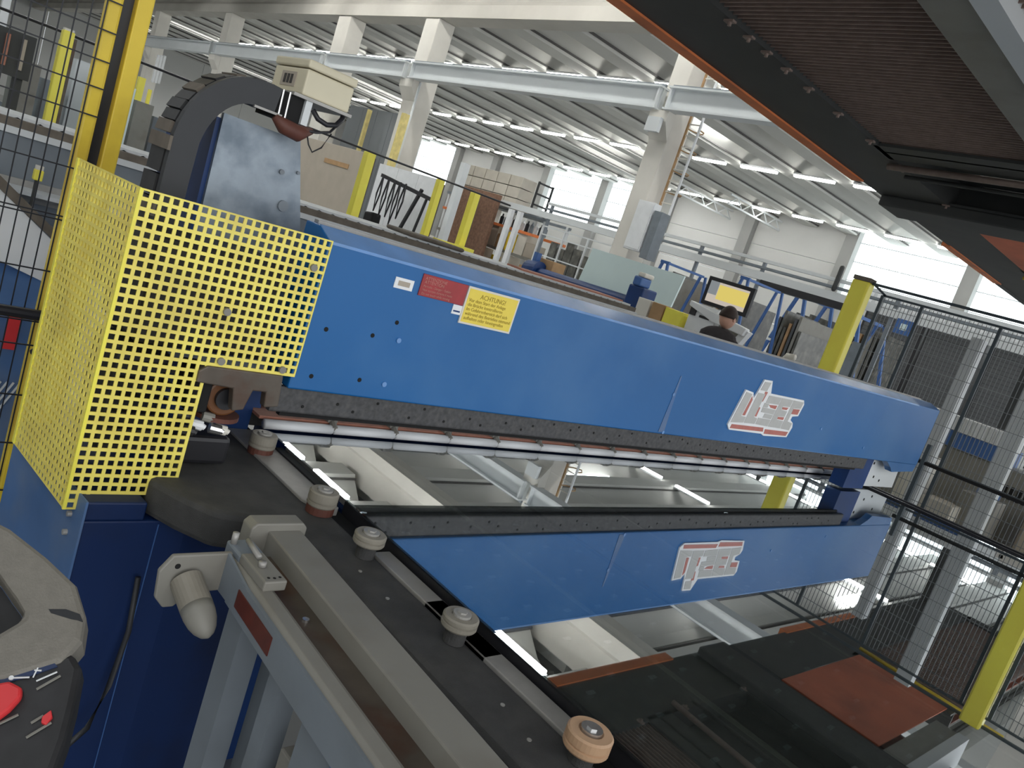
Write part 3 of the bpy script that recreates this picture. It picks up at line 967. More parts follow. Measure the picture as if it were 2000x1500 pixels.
def rail(name, prof, m_, y0, y1, **k):
    bm = B()
    A = [bm.verts.new((p[0] + rx(y0), y0, p[1])) for p in prof]
    Bq = [bm.verts.new((p[0] + rx(y1), y1, p[1])) for p in prof]
    n = len(prof)
    bm.faces.new(A)
    bm.faces.new(Bq[::-1])
    for i in range(n):
        bm.faces.new((A[i], Bq[i], Bq[(i + 1) % n], A[(i + 1) % n]))
    return obj(name, bm, m_, gr, **k)


rail('inner_bar', [(0.752, 0.88), (0.820, 0.88), (0.820, 0.951), (0.752, 0.951)], 'greypaint', 0.1, 1.24, bevel=0.003)
rail('channel_floor', [(0.690, 0.88), (0.752, 0.88), (0.752, 0.915), (0.690, 0.915)], 'rust', 0.1, 1.2, label='oily brown channel')
rail('outer_bar', [(0.662, 0.868), (0.700, 0.868), (0.700, 0.926), (0.690, 0.932), (0.668, 0.932), (0.662, 0.926)], 'greypaint', 0.1, 1.2, bevel=0.002)
rail('side_plate', [(0.655, 0.865), (0.662, 0.865), (0.662, 0.924), (0.655, 0.924)], 'greyblue', 0.1, 1.14, label='blue grey side plate')
bm = B()
prism(bm, [(0.716, 0.905), (0.832, 0.905), (0.832, 0.956), (0.822, 0.966), (0.726, 0.966), (0.716, 0.956)], 'y', 1.232, 1.272)
obj('end_cap', bm, 'greypaint', gr, bevel=0.003)
bm = B()
box(bm, 0.664, 0.706, 1.055, 1.155, 0.931, 0.950)
bk = obj('clamp_block', bm, 'greypaint', gr, bevel=0.003)
for x, y in ((0.676, 1.068), (0.686, 1.066), (0.697, 1.068)):
    bm = B()
    tube(bm, [(x, y, 0.9495), (x, y, 0.9505)], 0.0028, 8)
    obj('hole', bm, 'groove', bk)
bm = B()
tube(bm, [(0.688, 1.185, 0.958), (0.683, 1.125, 0.957)], 0.005, 10)
tube(bm, [(0.680, 1.105, 0.951), (0.680, 1.105, 0.960)], 0.007, 8)
tube(bm, [(0.670, 1.20, 0.945), (0.670, 1.20, 0.966)], 0.006, 10)
obj('adjusting_screw', bm, 'strip', gr, smooth=True)
bxo('bearing_block', (0.664, 0.712, 1.155, 1.215, 0.915, 0.945), 'greyblue', gr, bevel=0.004)
for y in (0.985, 0.60):
    bm = B()
    tube(bm, [(0.725 + rx(y), y, 0.915), (0.725 + rx(y), y, 0.920)], 0.006, 10)
    obj('screw', bm, 'chrome', gr)
rail('red_plate', [(0.6530, 0.880), (0.6555, 0.880), (0.6555, 0.912), (0.6530, 0.912)], 'redplate', 0.955, 1.10, label='dark red type plate')
# sensor bracket
bm = B()
prism(bm, [(0.543, 0.862), (0.538, 0.912), (0.556, 0.940), (0.660, 0.941), (0.66, 0.868), (0.60, 0.866), (0.578, 0.842), (0.560, 0.842)], 'y', 1.172, 1.182)
sp = obj('sensor_plate', bm, 'greypaint', gr, bevel=0.003)
bm = B()
tube(bm, [(0.567, 1.1715, 0.920), (0.567, 1.173, 0.920)], 0.005, 10)
obj('hole', bm, 'groove', sp)
bm = B()
a = Vector((0.588, 1.172, 0.893))
d = Vector((0.10, -0.92, -0.42)).normalized()
tube(bm, [a, a + d * 0.01, a + d * 0.055], 0.027, 24, radii=[0.027, 0.027, 0.027])
sn = obj('sensor_sleeve', bm, 'roller', gr, smooth=False, label='pale sensor sleeve')
bm = B()
ps = [0.055, 0.07, 0.085, 0.098, 0.108, 0.114]
rs = [0.027, 0.0265, 0.024, 0.019, 0.012, 0.003]
tube(bm, [a + d * q for q in ps], 0.02, 24, radii=rs)
obj('sensor_cap', bm, 'greypaint', sn, smooth=True)
bm = B()
prism(bm, [(1.172, 0.941), (1.06, 0.92), (1.06, 0.868), (1.172, 0.868)], 'x', 0.650, 0.6545)
obj('web_plate', bm, 'greyblue', gr)
# legs of the rail
for x0, x1, y0, y1 in ((0.68, 0.725, 1.11, 1.17), (0.745, 0.795, 1.07, 1.12), (0.70, 0.74, 0.98, 1.02)):
    bm = B()
    prism(bm, [(x0, y0), (x1, y0), (x1, y0 + 0.008), (x0 + 0.008, y0 + 0.008), (x0 + 0.008, y1 - 0.008), (x1, y1 - 0.008), (x1, y1), (x0, y1)], 'z', 0, 0.868 if x0 < 0.73 else 0.88)
    obj('leg', bm, 'greyblue', gr)
bxo('crosspiece', (0.70, 0.95, 0.92, 0.97, 0.55, 0.63), 'platdark', gr)
bm = B()
prism(bm, [(0.86, 0.868), (0.45, 0.868), (0.45, 0.55), (0.80, 0.55), (0.80, 0.70), (0.86, 0.72)], 'x', 0.672, 0.68)
obj('gusset_plate', bm, 'greyblue', gr, label='blue grey gusset plate')
bm = B()
prism(bm, [(0.782, 0.864), (0.60, 0.864), (0.60, 0.70), (0.70, 0.74)], 'x', 0.663, 0.671)
tr = obj('corner_plate', bm, 'rackblue', gr, label='blue triangular corner plate')
bm = B()
tube(bm, [(0.660, 0.735, 0.835), (0.664, 0.735, 0.835)], 0.006, 10)
obj('screw', bm, 'chrome', tr)
bxo('cable_box', (0.70, 0.76, 0.86, 0.93, 0.60, 0.72), 'greypaint', gr, bevel=0.004)

# ================================================================== TILLER HEAD, lower left
th = thing('pallet_truck_tiller', 'grey pallet truck tiller head with red button, at the lower left corner', 'tiller', (0.28, 1.05, 0.0))


def tp(u, v, d=0.0):
    """local frame of the tiller head: u to the right, v up its face, d towards the operator"""
    return Vector((0.3334, 0.9959, 0.9221)) + Vector((0.7372, -0.6757, 0.0)) * u + Vector((0.5792, 0.6319, 0.515)) * v + Vector((-0.348, -0.3796, 0.8572)) * d


def slab(poly, d0, d1, hole=None):
    bm = B()
    n = len(poly)
    if hole is None:
        A = [bm.verts.new(tp(u, v, d0)) for u, v in poly]
        Bq = [bm.verts.new(tp(u, v, d1)) for u, v in poly]
        bm.faces.new(A)
        bm.faces.new(Bq[::-1])
        for i in range(n):
            bm.faces.new((A[i], Bq[i], Bq[(i + 1) % n], A[(i + 1) % n]))
    else:
        A = [bm.verts.new(tp(u, v, d0)) for u, v in poly]
        Bq = [bm.verts.new(tp(u, v, d1)) for u, v in poly]
        A2 = [bm.verts.new(tp(u, v, d0)) for u, v in hole]
        B2 = [bm.verts.new(tp(u, v, d1)) for u, v in hole]
        for i in range(n):
            j = (i + 1) % n
            bm.faces.new((A[i], A[j], A2[j], A2[i]))
            bm.faces.new((Bq[i], B2[i], B2[j], Bq[j]))
            bm.faces.new((A[i], Bq[i], Bq[j], A[j]))
            bm.faces.new((A2[i], A2[j], B2[j], B2[i]))
    return bm


loop = [(-0.232, 0.12), (-0.191, 0.147), (-0.14, 0.138), (-0.071, 0.113), (-0.011, 0.086), (0.025, 0.048), (0.04, 0.014), (0.035, -0.022), (-0.013, -0.063), (-0.073, -0.096)]
hole = [(-0.156, 0.076), (-0.139, 0.083), (-0.113, 0.07), (-0.088, 0.054), (-0.068, 0.042), (-0.05, 0.029), (-0.045, 0.019), (-0.048, 0.011), (-0.059, -0.009), (-0.079, -0.034)]
obj('handle_loop', slab(loop, -0.05, 0.0, hole), 'tiller', th, bevel=0.012, label='grey loop handle')
bp_ = obj('control_panel', slab([(-0.08, -0.075), (-0.018, -0.036), (0.023, -0.015), (0.036, -0.002), (0.058, -0.018), (0.076, -0.063), (0.09, -0.105), (0.102, -0.157), (0.034, -0.214), (-0.06, -0.2)], -0.05, -0.004), 'dkplastic', th, bevel=0.008, label='dark control panel')
obj('dark_well', slab([(u * 1.0, v) for u, v in hole], -0.06, -0.045), 'dkplastic', th)
obj('label_strip', slab([(-0.041, -0.062), (-0.004, -0.036), (0.02, -0.021), (0.032, -0.027), (0.01, -0.047), (-0.005, -0.059), (-0.032, -0.083)], -0.004, -0.002), 'bluepanel', bp_, label='navy strip with white symbols')
bm = B()
for a_, b__ in (((-0.009, -0.057), (0.01, -0.05)), ((0.014, -0.049), (0.012, -0.036)), ((0.010, -0.040), (0.018, -0.038)), ((0.020, -0.052), (0.036, -0.034))):
    bar(bm, tp(*a_, -0.001), tp(*b__, -0.001), 0.0015, 0.0015)
tube(bm, [tp(-0.009, -0.057, -0.003), tp(-0.009, -0.057, 0.0)], 0.003, 8)
obj('symbols', bm, 'white', bp_)
obj('button', slab([(-0.028, -0.088), (-0.018, -0.07), (-0.006, -0.063), (0.012, -0.066), (0.018, -0.077), (0.015, -0.095), (0.009, -0.109), (-0.005, -0.121)], -0.006, 0.006), 'redbtn', bp_, bevel=0.004, label='large red button')
obj('button', slab([(0.052, -0.09), (0.057, -0.08), (0.063, -0.087), (0.062, -0.098), (0.055, -0.097)], -0.006, 0.001), 'redbtn', bp_, bevel=0.001, label='small red button')
bm = B()
for a_, b__ in (((0.026, -0.061), (0.042, -0.037)), ((0.049, -0.117), (0.065, -0.093)), ((0.009, -0.114), (0.025, -0.095)), ((0.044, -0.100), (0.052, -0.088))):
    bar(bm, tp(*a_, -0.002), tp(*b__, -0.002), 0.0022, 0.0022)
obj('ridges', bm, 'greypaint', bp_, kind='stuff')
bm = slab([(-0.022, 0.040), (-0.002, 0.047), (0.018, 0.046), (0.027, 0.038), (0.012, 0.036), (-0.016, 0.036)], -0.002, 0.0006)
obj('finger_slot', bm, 'chainblk', th)
bm = B()
tube(bm, [tp(0.03, -0.17, -0.03), Vector((0.32, 0.98, 0.5)), Vector((0.36, 1.15, 0.1))], 0.035, 12)
obj('tiller_arm', bm, 'dkplastic', th)
bxo('drive_unit', (0.16, 0.44, 0.98, 1.3, 0.0, 0.14), 'dkplastic', th, bevel=0.02)

# ================================================================== LEFT FENCE
fz = thing('safety_fence', 'black wire mesh fence panel on yellow and black posts at left', 'fence', (0.3, 2.57, 0))
bm = B()
x = 0.615
while x > -0.7:
    bar(bm, (x, 2.56, 0.1), (x, 2.56, 2.15), 0.0032)
    x -= 0.034
for z in (2.12, 2.06, 1.97, 1.88, 1.80, 1.72, 1.646, 1.568, 1.411, 1.27, 1.259, 1.105, 0.95, 0.877, 0.72, 0.566, 0.41, 0.25):
    bar(bm, (-0.7, 2.555, z), (0.655, 2.555, z), 0.0038)
obj('wire_mesh', bm, 'wire', fz, kind='stuff')
bxo('post', (0.618, 0.657, 2.565, 2.61, 0, 2.69), 'yellow_dirty', fz, bevel=0.008, label='yellow post')
bxo('post', (0.690, 0.733, 2.565, 2.62, 0, 2.69), 'yellow_dirty', fz, bevel=0.004, label='yellow post')
bxo('light_barrier', (0.655, 0.692, 2.60, 2.63, 0, 2.69), 'black', fz, label='black strip between the posts')
bxo('post', (-0.75, -0.70, 2.56, 2.61, 0, 2.2), 'yellow_dirty', fz)
bm = B()
tube(bm, [(0.35, 2.46, 0.995), (0.615, 2.46, 0.993), (0.625, 2.46, 0.993)], 0.016, 12, radii=[0.016, 0.016, 0.010])
tag(obj('lever_bar', bm, 'black'), 'black round bar end sticking out beside the yellow guard', 'bar')
bm = B()
tube(bm, [(0.617, 2.5, 0.87), (0.632, 2.48, 0.905)], 0.012, 8, radii=[0.015, 0.006])
tag(obj('clamp_knob', bm, 'black'), 'small black knob below the black bar', 'knob')

# blue machine and sheets seen through the left mesh
bmn = thing('blue_side_machine', 'dusty blue machine behind the left mesh fence', 'machine', (0.3, 3.5, 0))
bm = B()
bm.free()
bm = B()
A_ = [(-1.2, 3.1, 0), (-1.2, 3.1, 0.86), (-1.2, 3.25, 0.98), (-1.2, 3.42, 0.99), (-1.2, 3.42, 0)]
prism(bm, [(p[1], p[2]) for p in A_], 'x', -1.2, 0.9)
obj('cabinet', bm, 'blue_light', bmn, bevel=0.01)
bxo('red_tag', (0.66, 0.70, 3.09, 3.10, 0.70, 0.83), 'redbtn', bmn, label='faded red tag')
bm = B()
for k in range(5):
    bar(bm, (0.60 + k * 0.02, 3.09, 0.45), (0.66 + k * 0.02, 3.09, 0.58), 0.006)
obj('vent_slots', bm, 'crane', bmn)
gs2 = thing('tilted_sheet', 'pale glass sheet sloping behind the left mesh fence', 'glass', (0.5, 3.3, 1.0))
bm = B()
prism(bm, [(-1.2, 1.62), (0.57, 1.235), (0.95, 0.96), (0.95, 0.88), (0.57, 1.0), (-1.2, 1.30)], 'y', 3.2, 3.23)
obj('sheet', bm, 'white', gs2)
bm = B()
prism(bm, [(-1.2, 1.66), (0.57, 1.275), (0.97, 0.985), (0.97, 0.955), (0.57, 1.235), (-1.2, 1.62)], 'y', 3.19, 3.24)
obj('edge_bar', bm, 'chaindirt', gs2)
bm = B()
bar(bm, (0.2, 3.195, 1.26), (0.62, 3.195, 0.98), 0.006)
obj('clamp_line', bm, 'greyblue', gs2)
sk = bxo('yellow_switch', (0.705, 0.735, 3.38, 3.41, 1.27, 1.31), 'yellow', None, bevel=0.004)
tag(sk, 'small yellow switch with pale cap behind the left mesh', 'switch')
bxo('stalk', (0.714, 0.726, 3.39, 3.402, 0.98, 1.27), 'platdark', sk)
cp = bxo('cap', (0.708, 0.732, 3.383, 3.407, 1.31, 1.325), 'offwhite', sk)

# ================================================================== LONG GREY CONVEYOR BEHIND FENCE AND BRIDGE
cv = thing('conveyor_line', 'long grey conveyor line with dark top edge behind the bridge', 'conveyor', (3.0, 3.8, 0))
bm = B()
x = -2.5
while x < 4.6:
    bxo('side_panel', (x, x + 0.98, 3.60, 3.64, 0.9, 1.40), 'greyblue', cv, bevel=0.004)
    x += 1.0
bxo('pale_rail', (-2.5, 4.6, 3.58, 3.64, 1.40, 1.425), 'crane', cv)
bxo('dark_edge', (-2.5, 4.6, 3.60, 3.66, 1.425, 1.455), 'chaindirt', cv, label='brownish dark edge')
bxo('pale_rail', (-2.5, 4.6, 3.66, 4.1, 1.455, 1.467), 'crane', cv)
bxo('lower_band', (-2.5, 4.6, 3.59, 3.62, 1.16, 1.24), 'strip', cv)
bxo('lower_shelf', (-2.5, 1.6, 3.45, 3.60, 1.2, 1.215), 'crane', cv)
for i in range(8):
    bxo('leg', (-2.3 + i * 0.95, -2.2 + i * 0.95, 3.66, 3.76, 0, 0.95), 'platdark', cv)
bm = B()
for i in range(90):
    tube(bm, [(-2.45 + i * 0.078, 3.66, 1.44), (-2.45 + i * 0.078, 4.05, 1.44)], 0.02, 8)
obj('conveyor_rollers', bm, 'chainblk', cv, kind='stuff')
# brown pallet stack behind chain and the low stack on the conveyor
ws = thing('wood_strips', 'pinkish wooden strips lying on the conveyor beyond the bridge', 'wood', (4.2, 3.8, 1.467), None)
for i in range(4):
    bxo('strip', (3.5 + i * 0.02, 4.55, 3.70 + i * 0.06, 3.75 + i * 0.06, 1.467, 1.478), 'brownbar', ws)
bf = bxo('dark_cover', (2.55, 2.95, 3.64, 3.9, 1.467, 1.49), 'chaindirt', None, bevel=0.015)
tag(bf, 'low dark hump on the conveyor before the nearest pale yellow post', 'cover')

# ================================================================== FAR FENCE POSTS
fl = ['yellow fence post beside the beige board', 'narrow yellow fence post right of the white board', 'bright yellow fence post before the shelf of bricks', 'bright yellow fence post seen through the left mesh']
for i, (x, y, w) in enumerate(((5.84, 9.8, 0.13), (7.1, 9.8, 0.10), (7.8, 9.8, 0.12), (1.90, 9.0, 0.10))):
    t = thing('fence_post', fl[i], 'post', (x, y, 0), 'yellow posts of the far fence')
    bxo('shaft', (x - w / 2, x + w / 2, y - w / 2, y + w / 2, 0.02, 2.17), 'yellow', t, bevel=0.01)
    bxo('foot', (x - 0.12, x + 0.12, y - 0.12, y + 0.12, 0, 0.02), 'black', t)
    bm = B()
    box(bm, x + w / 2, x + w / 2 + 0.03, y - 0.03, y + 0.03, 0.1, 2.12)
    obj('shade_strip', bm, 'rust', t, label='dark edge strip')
    bxo('cap', (x - w / 2 + 0.01, x + w / 2 - 0.01, y - w / 2 + 0.01, y + w / 2 - 0.01, 2.17, 2.19), 'offwhite', t)
lr = bxo('low_guard_rail', (7.2, 7.95, 9.6, 9.7, 1.22, 1.34), 'yellow', None)
tag(lr, 'short yellow rail at the foot of two yellow posts', 'rail')
bm = B()
tube(bm, [(-0.5, 9.4, 2.16), (1.9, 9.4, 2.17), (5.84, 9.4, 2.16), (8.2, 9.4, 2.16)], 0.014, 8)
tag(obj('top_wire', bm, 'black'), 'thin dark wire strung along the tops of the far posts', 'wire')
tl = [('pale yellow post far behind the left mesh', 3.0, 14.4, 1.45, 2.35, 0.10), ('thin yellow post between the twin posts and the chain', 4.18, 14.4, 1.3, 2.25, 0.1), ('thin yellow post with cross arm, left of the cable chain', 4.4, 14.6, 1.0, 2.12, 0.05), ('dull yellow post left of the twin yellow posts', 3.37, 14.4, 1.2, 1.98, 0.08), ('pale yellow thin post leaning right of the cream box', 14.2, 24.6, 0.1, 4.35, 0.12), ('pale yellow post against the concrete column', 13.05, 20.6, 0.1, 4.2, 0.18)]
for l, x, y, z0, z1, w in tl:
    t = bxo('far_yellow_post', (x - w / 2, x + w / 2, y - w / 2, y + w / 2, 0, z1), 'yellow' if x < 10 else mat('pale_yellow_%d' % int(x * 10), (232, 214, 140), 0.5), None)
    tag(t, l, 'post', 'thin yellow posts far off')

# ================================================================== BACKGROUND LEFT (through the mesh)
sd = thing('storage_rack', 'dark storage rack with pale uprights at upper left', 'rack', (1.5, 9.9, 0))
bxo('frame', (1.30, 1.78, 9.6, 9.9, 1.60, 2.03), 'platdark', sd)
for i in range(3):
    bm = B()
    bar(bm, (1.40 + i * 0.14, 9.58, 1.68), (1.40 + i * 0.14, 9.58, 1.98), 0.035)
    obj('upright', bm, 'brownbar' if i % 2 else 'beige', sd)
bxo('leg', (1.32, 1.38, 9.65, 9.85, 0, 1.6), 'platdark', sd)
bxo('leg', (1.68, 1.74, 9.65, 9.85, 0, 1.6), 'platdark', sd)
for i in range(14):
    x = 0.9 + i * 0.34
    y = 11.0 + (i % 3) * 0.3
    h = 1.7 + 0.12 * ((i * 7) % 4)
    t = bxo('glass_stack', (x, x + 0.22, y, y + 0.5, 0.0, h), ('greyblue', 'crane', 'paleglass', 'greypaint')[i % 4], None)
    tag(t, ('upright stack of blue grey glass sheets behind the far fence', 'upright stack of light grey sheets behind the far fence', 'upright stack of pale glass sheets behind the far fence', 'upright stack of warm grey sheets behind the far fence')[i % 4], 'glass', 'sheet stacks behind the far fence, ' + ('blue grey', 'light grey', 'pale', 'warm grey')[i % 4])
bp2 = thing('white_strip_stack', 'row of tall white strips at upper left edge', 'strips', (2.1, 14.5, 0))
for i in range(7):
    bxo('strip', (0.95 + i * 0.2, 1.05 + i * 0.2, 14.3, 14.4, 1.2, 3.4), 'white', bp2)
bxo('stand', (0.9, 2.4, 14.3, 14.6, 0, 1.2), 'greyblue', bp2)
# grey corrugated wall far left and pipes
bs = thing('blind_strips', 'bundle of white vertical pipes on the far left wall', 'pipes', (13.8, 45.5, 2.5))
for i in range(4):
    bxo('pipe', (13.6, 13.7, 44.2 + i * 0.5, 44.35 + i * 0.5, 3.6, 5.0), 'white', bs)
lw_ = thing('wall_left', None, None, (20, 76, 0), kind='structure')
for i in range(12):
    bxo('wall_panel', (-6 + i * 4.1, -1.95 + i * 4.1, 76, 76.2, 0, 8.9), 'wallgrey', lw_)

# white goods pile behind chain
for i, (x, y, z, w, m_, l) in enumerate(((4.85, 12.9, 1.30, 0.3, 'white', 'white carton stack just left of the cable chain'), (4.5, 12.6, 1.0, 0.3, 'rackblue', 'blue crate left of the cable chain'), (5.4, 13.2, 1.2, 0.5, 'greyblue', 'grey carton stack behind the cable chain'))):
    t = bxo('carton_stack', (x - w / 2, x + w / 2, y - 0.2, y + 0.2, 0, z + 0.15), m_, None, bevel=0.01)
    tag(t, l, 'carton')

# ================================================================== BACKGROUND CENTRE
bb = bxo('beige_board', (9.0, 9.06, 15.2, 18.4, 0.0, 2.46), 'beige', None, bevel=0.01)
tag(bb, 'large beige board standing behind the galvanised column', 'board')
st = bxo('brown_label', (8.985, 9.0, 15.8, 16.9, 2.02, 2.12), 'card', bb)
gp2 = thing('grey_partition', 'tall grey partition wall behind the first yellow post', 'partition', (15, 25, 0))
for i in range(4):
    bxo('panel', (15.0, 15.1, 23.5 + i * 0.98, 24.46 + i * 0.98, 0, 4.55), 'greypart', gp2)
wb = thing('white_board_wall', 'white board wall behind a stand of black straps', 'board', (12.1, 18, 0))
for i in range(3):
    bxo('panel', (12.1, 12.16, 16.70 + i * 0.99, 17.67 + i * 0.99, 0.2, 2.57), 'white', wb)
bxo('foot', (12.1, 12.4, 16.7, 19.6, 0, 0.2), 'greyblue', wb)
# strap stand: black T-frame with hanging black slings
ss = thing('strap_stand', 'black stand with hanging lifting straps before the white board', 'stand', (11.5, 17.4, 0))
bm = B()
bar(bm, (11.5, 18.4, 2.24), (11.5, 15.9, 2.0), 0.09)
bar(bm, (11.5, 16.5, 2.18), (11.5, 17.0, 0.95), 0.07)
bar(bm, (11.5, 16.2, 2.0), (11.5, 16.35, 1.1), 0.05)
bar(bm, (11.5, 17.4, 0.95), (11.5, 16.0, 0.95), 0.15)
bar(bm, (11.5, 17.0, 0.0), (11.5, 17.0, 1.0), 0.12)
obj('frame', bm, 'black', ss)
for y0, z0 in ((18.25, 1.3), (17.95, 1.2), (17.65, 1.25), (17.4, 1.1), (17.15, 1.3)):
    bm = B()
    tube(bm, [(11.45, y0, 2.2), (11.45, y0 - 0.06, (2.2 + z0) / 2), (11.45, y0 + 0.03, z0), (11.45, y0 + 0.10, (2.2 + z0) / 2), (11.45, y0 + 0.02, 2.18)], 0.022, 6)
    obj('strap', bm, 'black', ss)
bm = B()
prism(bm, [(18.15, 0.6), (18.6, 0.6), (18.6, 1.22), (18.2, 1.26)], 'x', 11.4, 11.7)
obj('black_sack', bm, 'groove', ss, bevel=0.05)
# brown board between posts
bd = bxo('brown_board', (15.2, 15.3, 18.0, 20.2, 0.0, 2.85), 'brick', None)
tag(bd, 'rusty brown board standing between the yellow posts', 'board')
bc = bxo('white_carton', (13.0, 13.4, 18.0, 18.6, 0, 1.15), 'offwhite', None, bevel=0.01)
tag(bc, 'small white carton at the foot of the brown board', 'carton')
# light grey post
lc = bxo('grey_steel_post', (13.55, 13.75, 17.85, 18.05, 0, 3.3), 'crane', None)
tag(lc, 'light grey steel post between the narrow and the bright yellow post', 'post')
# stacked pale blocks
ps_ = thing('block_stack', 'tall stack of pale blocks on a shelf below the far window', 'blocks', (16, 19.5, 2.6))
for r in range(3):
    for c_ in range(5):
        bxo('block', (16.0, 16.6, 18.15 + c_ * 0.60, 18.72 + c_ * 0.60, 2.62 + r * 0.33, 2.93 + r * 0.33), 'stone', ps_, bevel=0.01)
bm = B()
for r in range(4):
    bar(bm, (16.3, 17.75, 2.62 + r * 0.32), (16.9, 17.75, 2.62 + r * 0.32), 0.05)
bar(bm, (16.3, 17.75, 2.6), (16.3, 17.75, 3.62), 0.05)
bar(bm, (16.9, 17.75, 2.6), (16.9, 17.75, 3.62), 0.05)
obj('side_frame', bm, 'dkplastic', ps_)
# shelf rack carrying it
sr = thing('pallet_rack', 'grey pallet rack carrying bottles, bricks and crates', 'rack', (16, 18.3, 0))
for y in (21.3, 19.0, 16.6):
    bm = B()
    bar(bm, (15.95, y, 0), (15.95, y, 2.6), 0.09)
    bar(bm, (16.9, y, 0), (16.9, y, 2.6), 0.09)
    obj('upright', bm, 'crane', sr)
for z, m_ in ((2.05, 'orange'), (1.35, 'greypaint'), (0.55, 'greypaint'), (2.56, 'greyblue')):
    bm = B()
    bar(bm, (15.93, 16.5, z), (15.93, 21.4, z), 0.08)
    bar(bm, (16.9, 16.5, z), (16.9, 21.4, z), 0.08)
    obj('shelf_beam', bm, m_, sr, label='orange shelf beam' if m_ == 'orange' else None)
random.seed(8)
bt = None
for i in range(11):
    y = 16.75 + i * 0.2
    bm = B()
    tube(bm, [(16.2, y, 2.09), (16.2, y, 2.32), (16.2, y, 2.36), (16.2, y, 2.42)], 0.06, 10, radii=[0.06, 0.06, 0.025, 0.025])
    o = obj('bottle', bm, ('greyblue', 'chainblk', 'white')[i % 3], None)
    tag(o, ('blue grey bottle on the orange rack beam', 'dark bottle on the orange rack beam', 'white bottle on the orange rack beam')[i % 3], 'bottle', ('blue grey', 'dark', 'white')[i % 3] + ' bottles on the top rack shelf')
wp = bxo('white_pack', (16.0, 16.5, 19.2, 20.0, 2.09, 2.5), 'offwhite', None, bevel=0.03)
tag(wp, 'white wrapped pack beside the row of bottles', 'pack')
for zi, (z, n) in enumerate(((1.39, 10), (0.59, 10))):
    for i in range(n):
        y = 16.7 + i * 0.44
        h = 0.42 + 0.14 * ((i * 5 + zi) % 3)
        k = (i * 3 + zi) % 4
        o = bxo('crate', (15.95, 16.4, y, y + 0.40, z, z + h), ('beige', 'card', 'yellow_dirty', 'stone')[k], None, bevel=0.01)
        tag(o, ('beige', 'brown cardboard', 'yellow', 'pale')[k] + ' crate on the ' + ('upper' if zi == 0 else 'lower') + ' shelf of the pallet rack', 'crate', ('beige', 'brown', 'yellow', 'pale')[k] + ' crates, ' + ('upper' if zi == 0 else 'lower') + ' shelf')
wbx = bxo('white_board', (11.0, 11.05, 10.25, 11.35, 0.0, 1.25), 'white', None)
tag(wbx, 'white panel left of the blue roller bench', 'panel')
# dark grey glass cages behind bench
cg = thing('mesh_cage', 'silver mesh cage around dark sheets, left of the pale glass', 'cage', (14, 13, 0))
bm = B()
for y in (12.0, 12.9, 13.7, 14.5):
    bar(bm, (13.9, y, 0), (13.9, y, 2.3), 0.04)
for z in (0.6, 1.1, 1.6, 2.1, 2.3):
    bar(bm, (13.9, 12.0, z), (13.9, 14.5, z), 0.03)
obj('cage_frame', bm, 'crane', cg)
for i in range(8):
    bxo('sheet', (14.1 + 0.02 * i, 14.2 + 0.02 * i, 12.05 + i * 0.3, 12.3 + i * 0.3, 0.2, 1.9 + 0.1 * (i % 3)), 'darkglass', cg)
for i, y in enumerate((15.0, 15.35)):
    t = bxo('white_profile', (13.5, 13.6, y, y + 0.14, 0, 2.45), 'white', None)
    tag(t, 'tall white profile between the pallet rack and the mesh cage', 'profile', 'white profiles')

# blue roller bench with pale glass
rb = thing('blue_bench', 'dark blue tilting bench holding the pale green glass sheet', 'bench', (9, 8, 0))
bm = B()
tube(bm, [(8.98, 9.22, 1.30), (8.98, 6.85, 1.36)], 0.10, 16)
obj('beam', bm, 'navy', rb, smooth=False)
bm = B()
tube(bm, [(8.98, 9.12, 1.33), (8.98, 9.38, 1.30)], 0.17, 20)
obj('end_drum', bm, 'navy', rb)
bm = B()
bar(bm, (9.0, 9.3, 0), (9.0, 9.3, 1.62), 0.09)
bar(bm, (9.0, 7.1, 0), (9.0, 7.1, 1.3), 0.09)
obj('leg', bm, 'rackblue', rb)
pgs = bxo('pale_glass_sheet', (9.0, 9.03, 6.50, 8.28, 1.42, 1.95), 'paleglass', None)
pgs.rotation_euler = (0, math.radians(8), 0)
tag(pgs, 'pale green glass sheet leaning on the dark blue bench', 'glass')
ob = bxo('orange_box', (9.1, 9.4, 9.0, 9.4, 1.2, 1.56), 'card', None, bevel=0.01)
tag(ob, 'open cardboard box on the end of the blue bench', 'box')
# small blue machine with yellow boxes
sm = thing('blue_pump', 'small dark blue machine left of the yellow cartons', 'machine', (8, 6.3, 0))
bxo('body', (8.0, 8.3, 6.25, 6.50, 0, 1.62), 'navy', sm, bevel=0.02)
bxo('head', (7.98, 8.2, 6.32, 6.45, 1.62, 1.74), 'rackblue', sm, bevel=0.02)
bxo('cap', (8.0, 8.2, 6.30, 6.42, 1.74, 1.80), 'offwhite', sm, bevel=0.02)
for y0, y1, z1, m_, l in ((6.0, 6.2, 1.50, 'offwhite', 'pale carton between the blue machine and the yellow carton'), (5.78, 5.97, 1.50, 'card', 'brown carton beside the yellow carton'), (5.50, 5.76, 1.49, 'yellow', 'yellow carton left of the white console')):
    t = bxo('carton', (7.9, 8.1, y0, y1, 0, z1), m_, None, bevel=0.006)
    tag(t, l, 'carton')

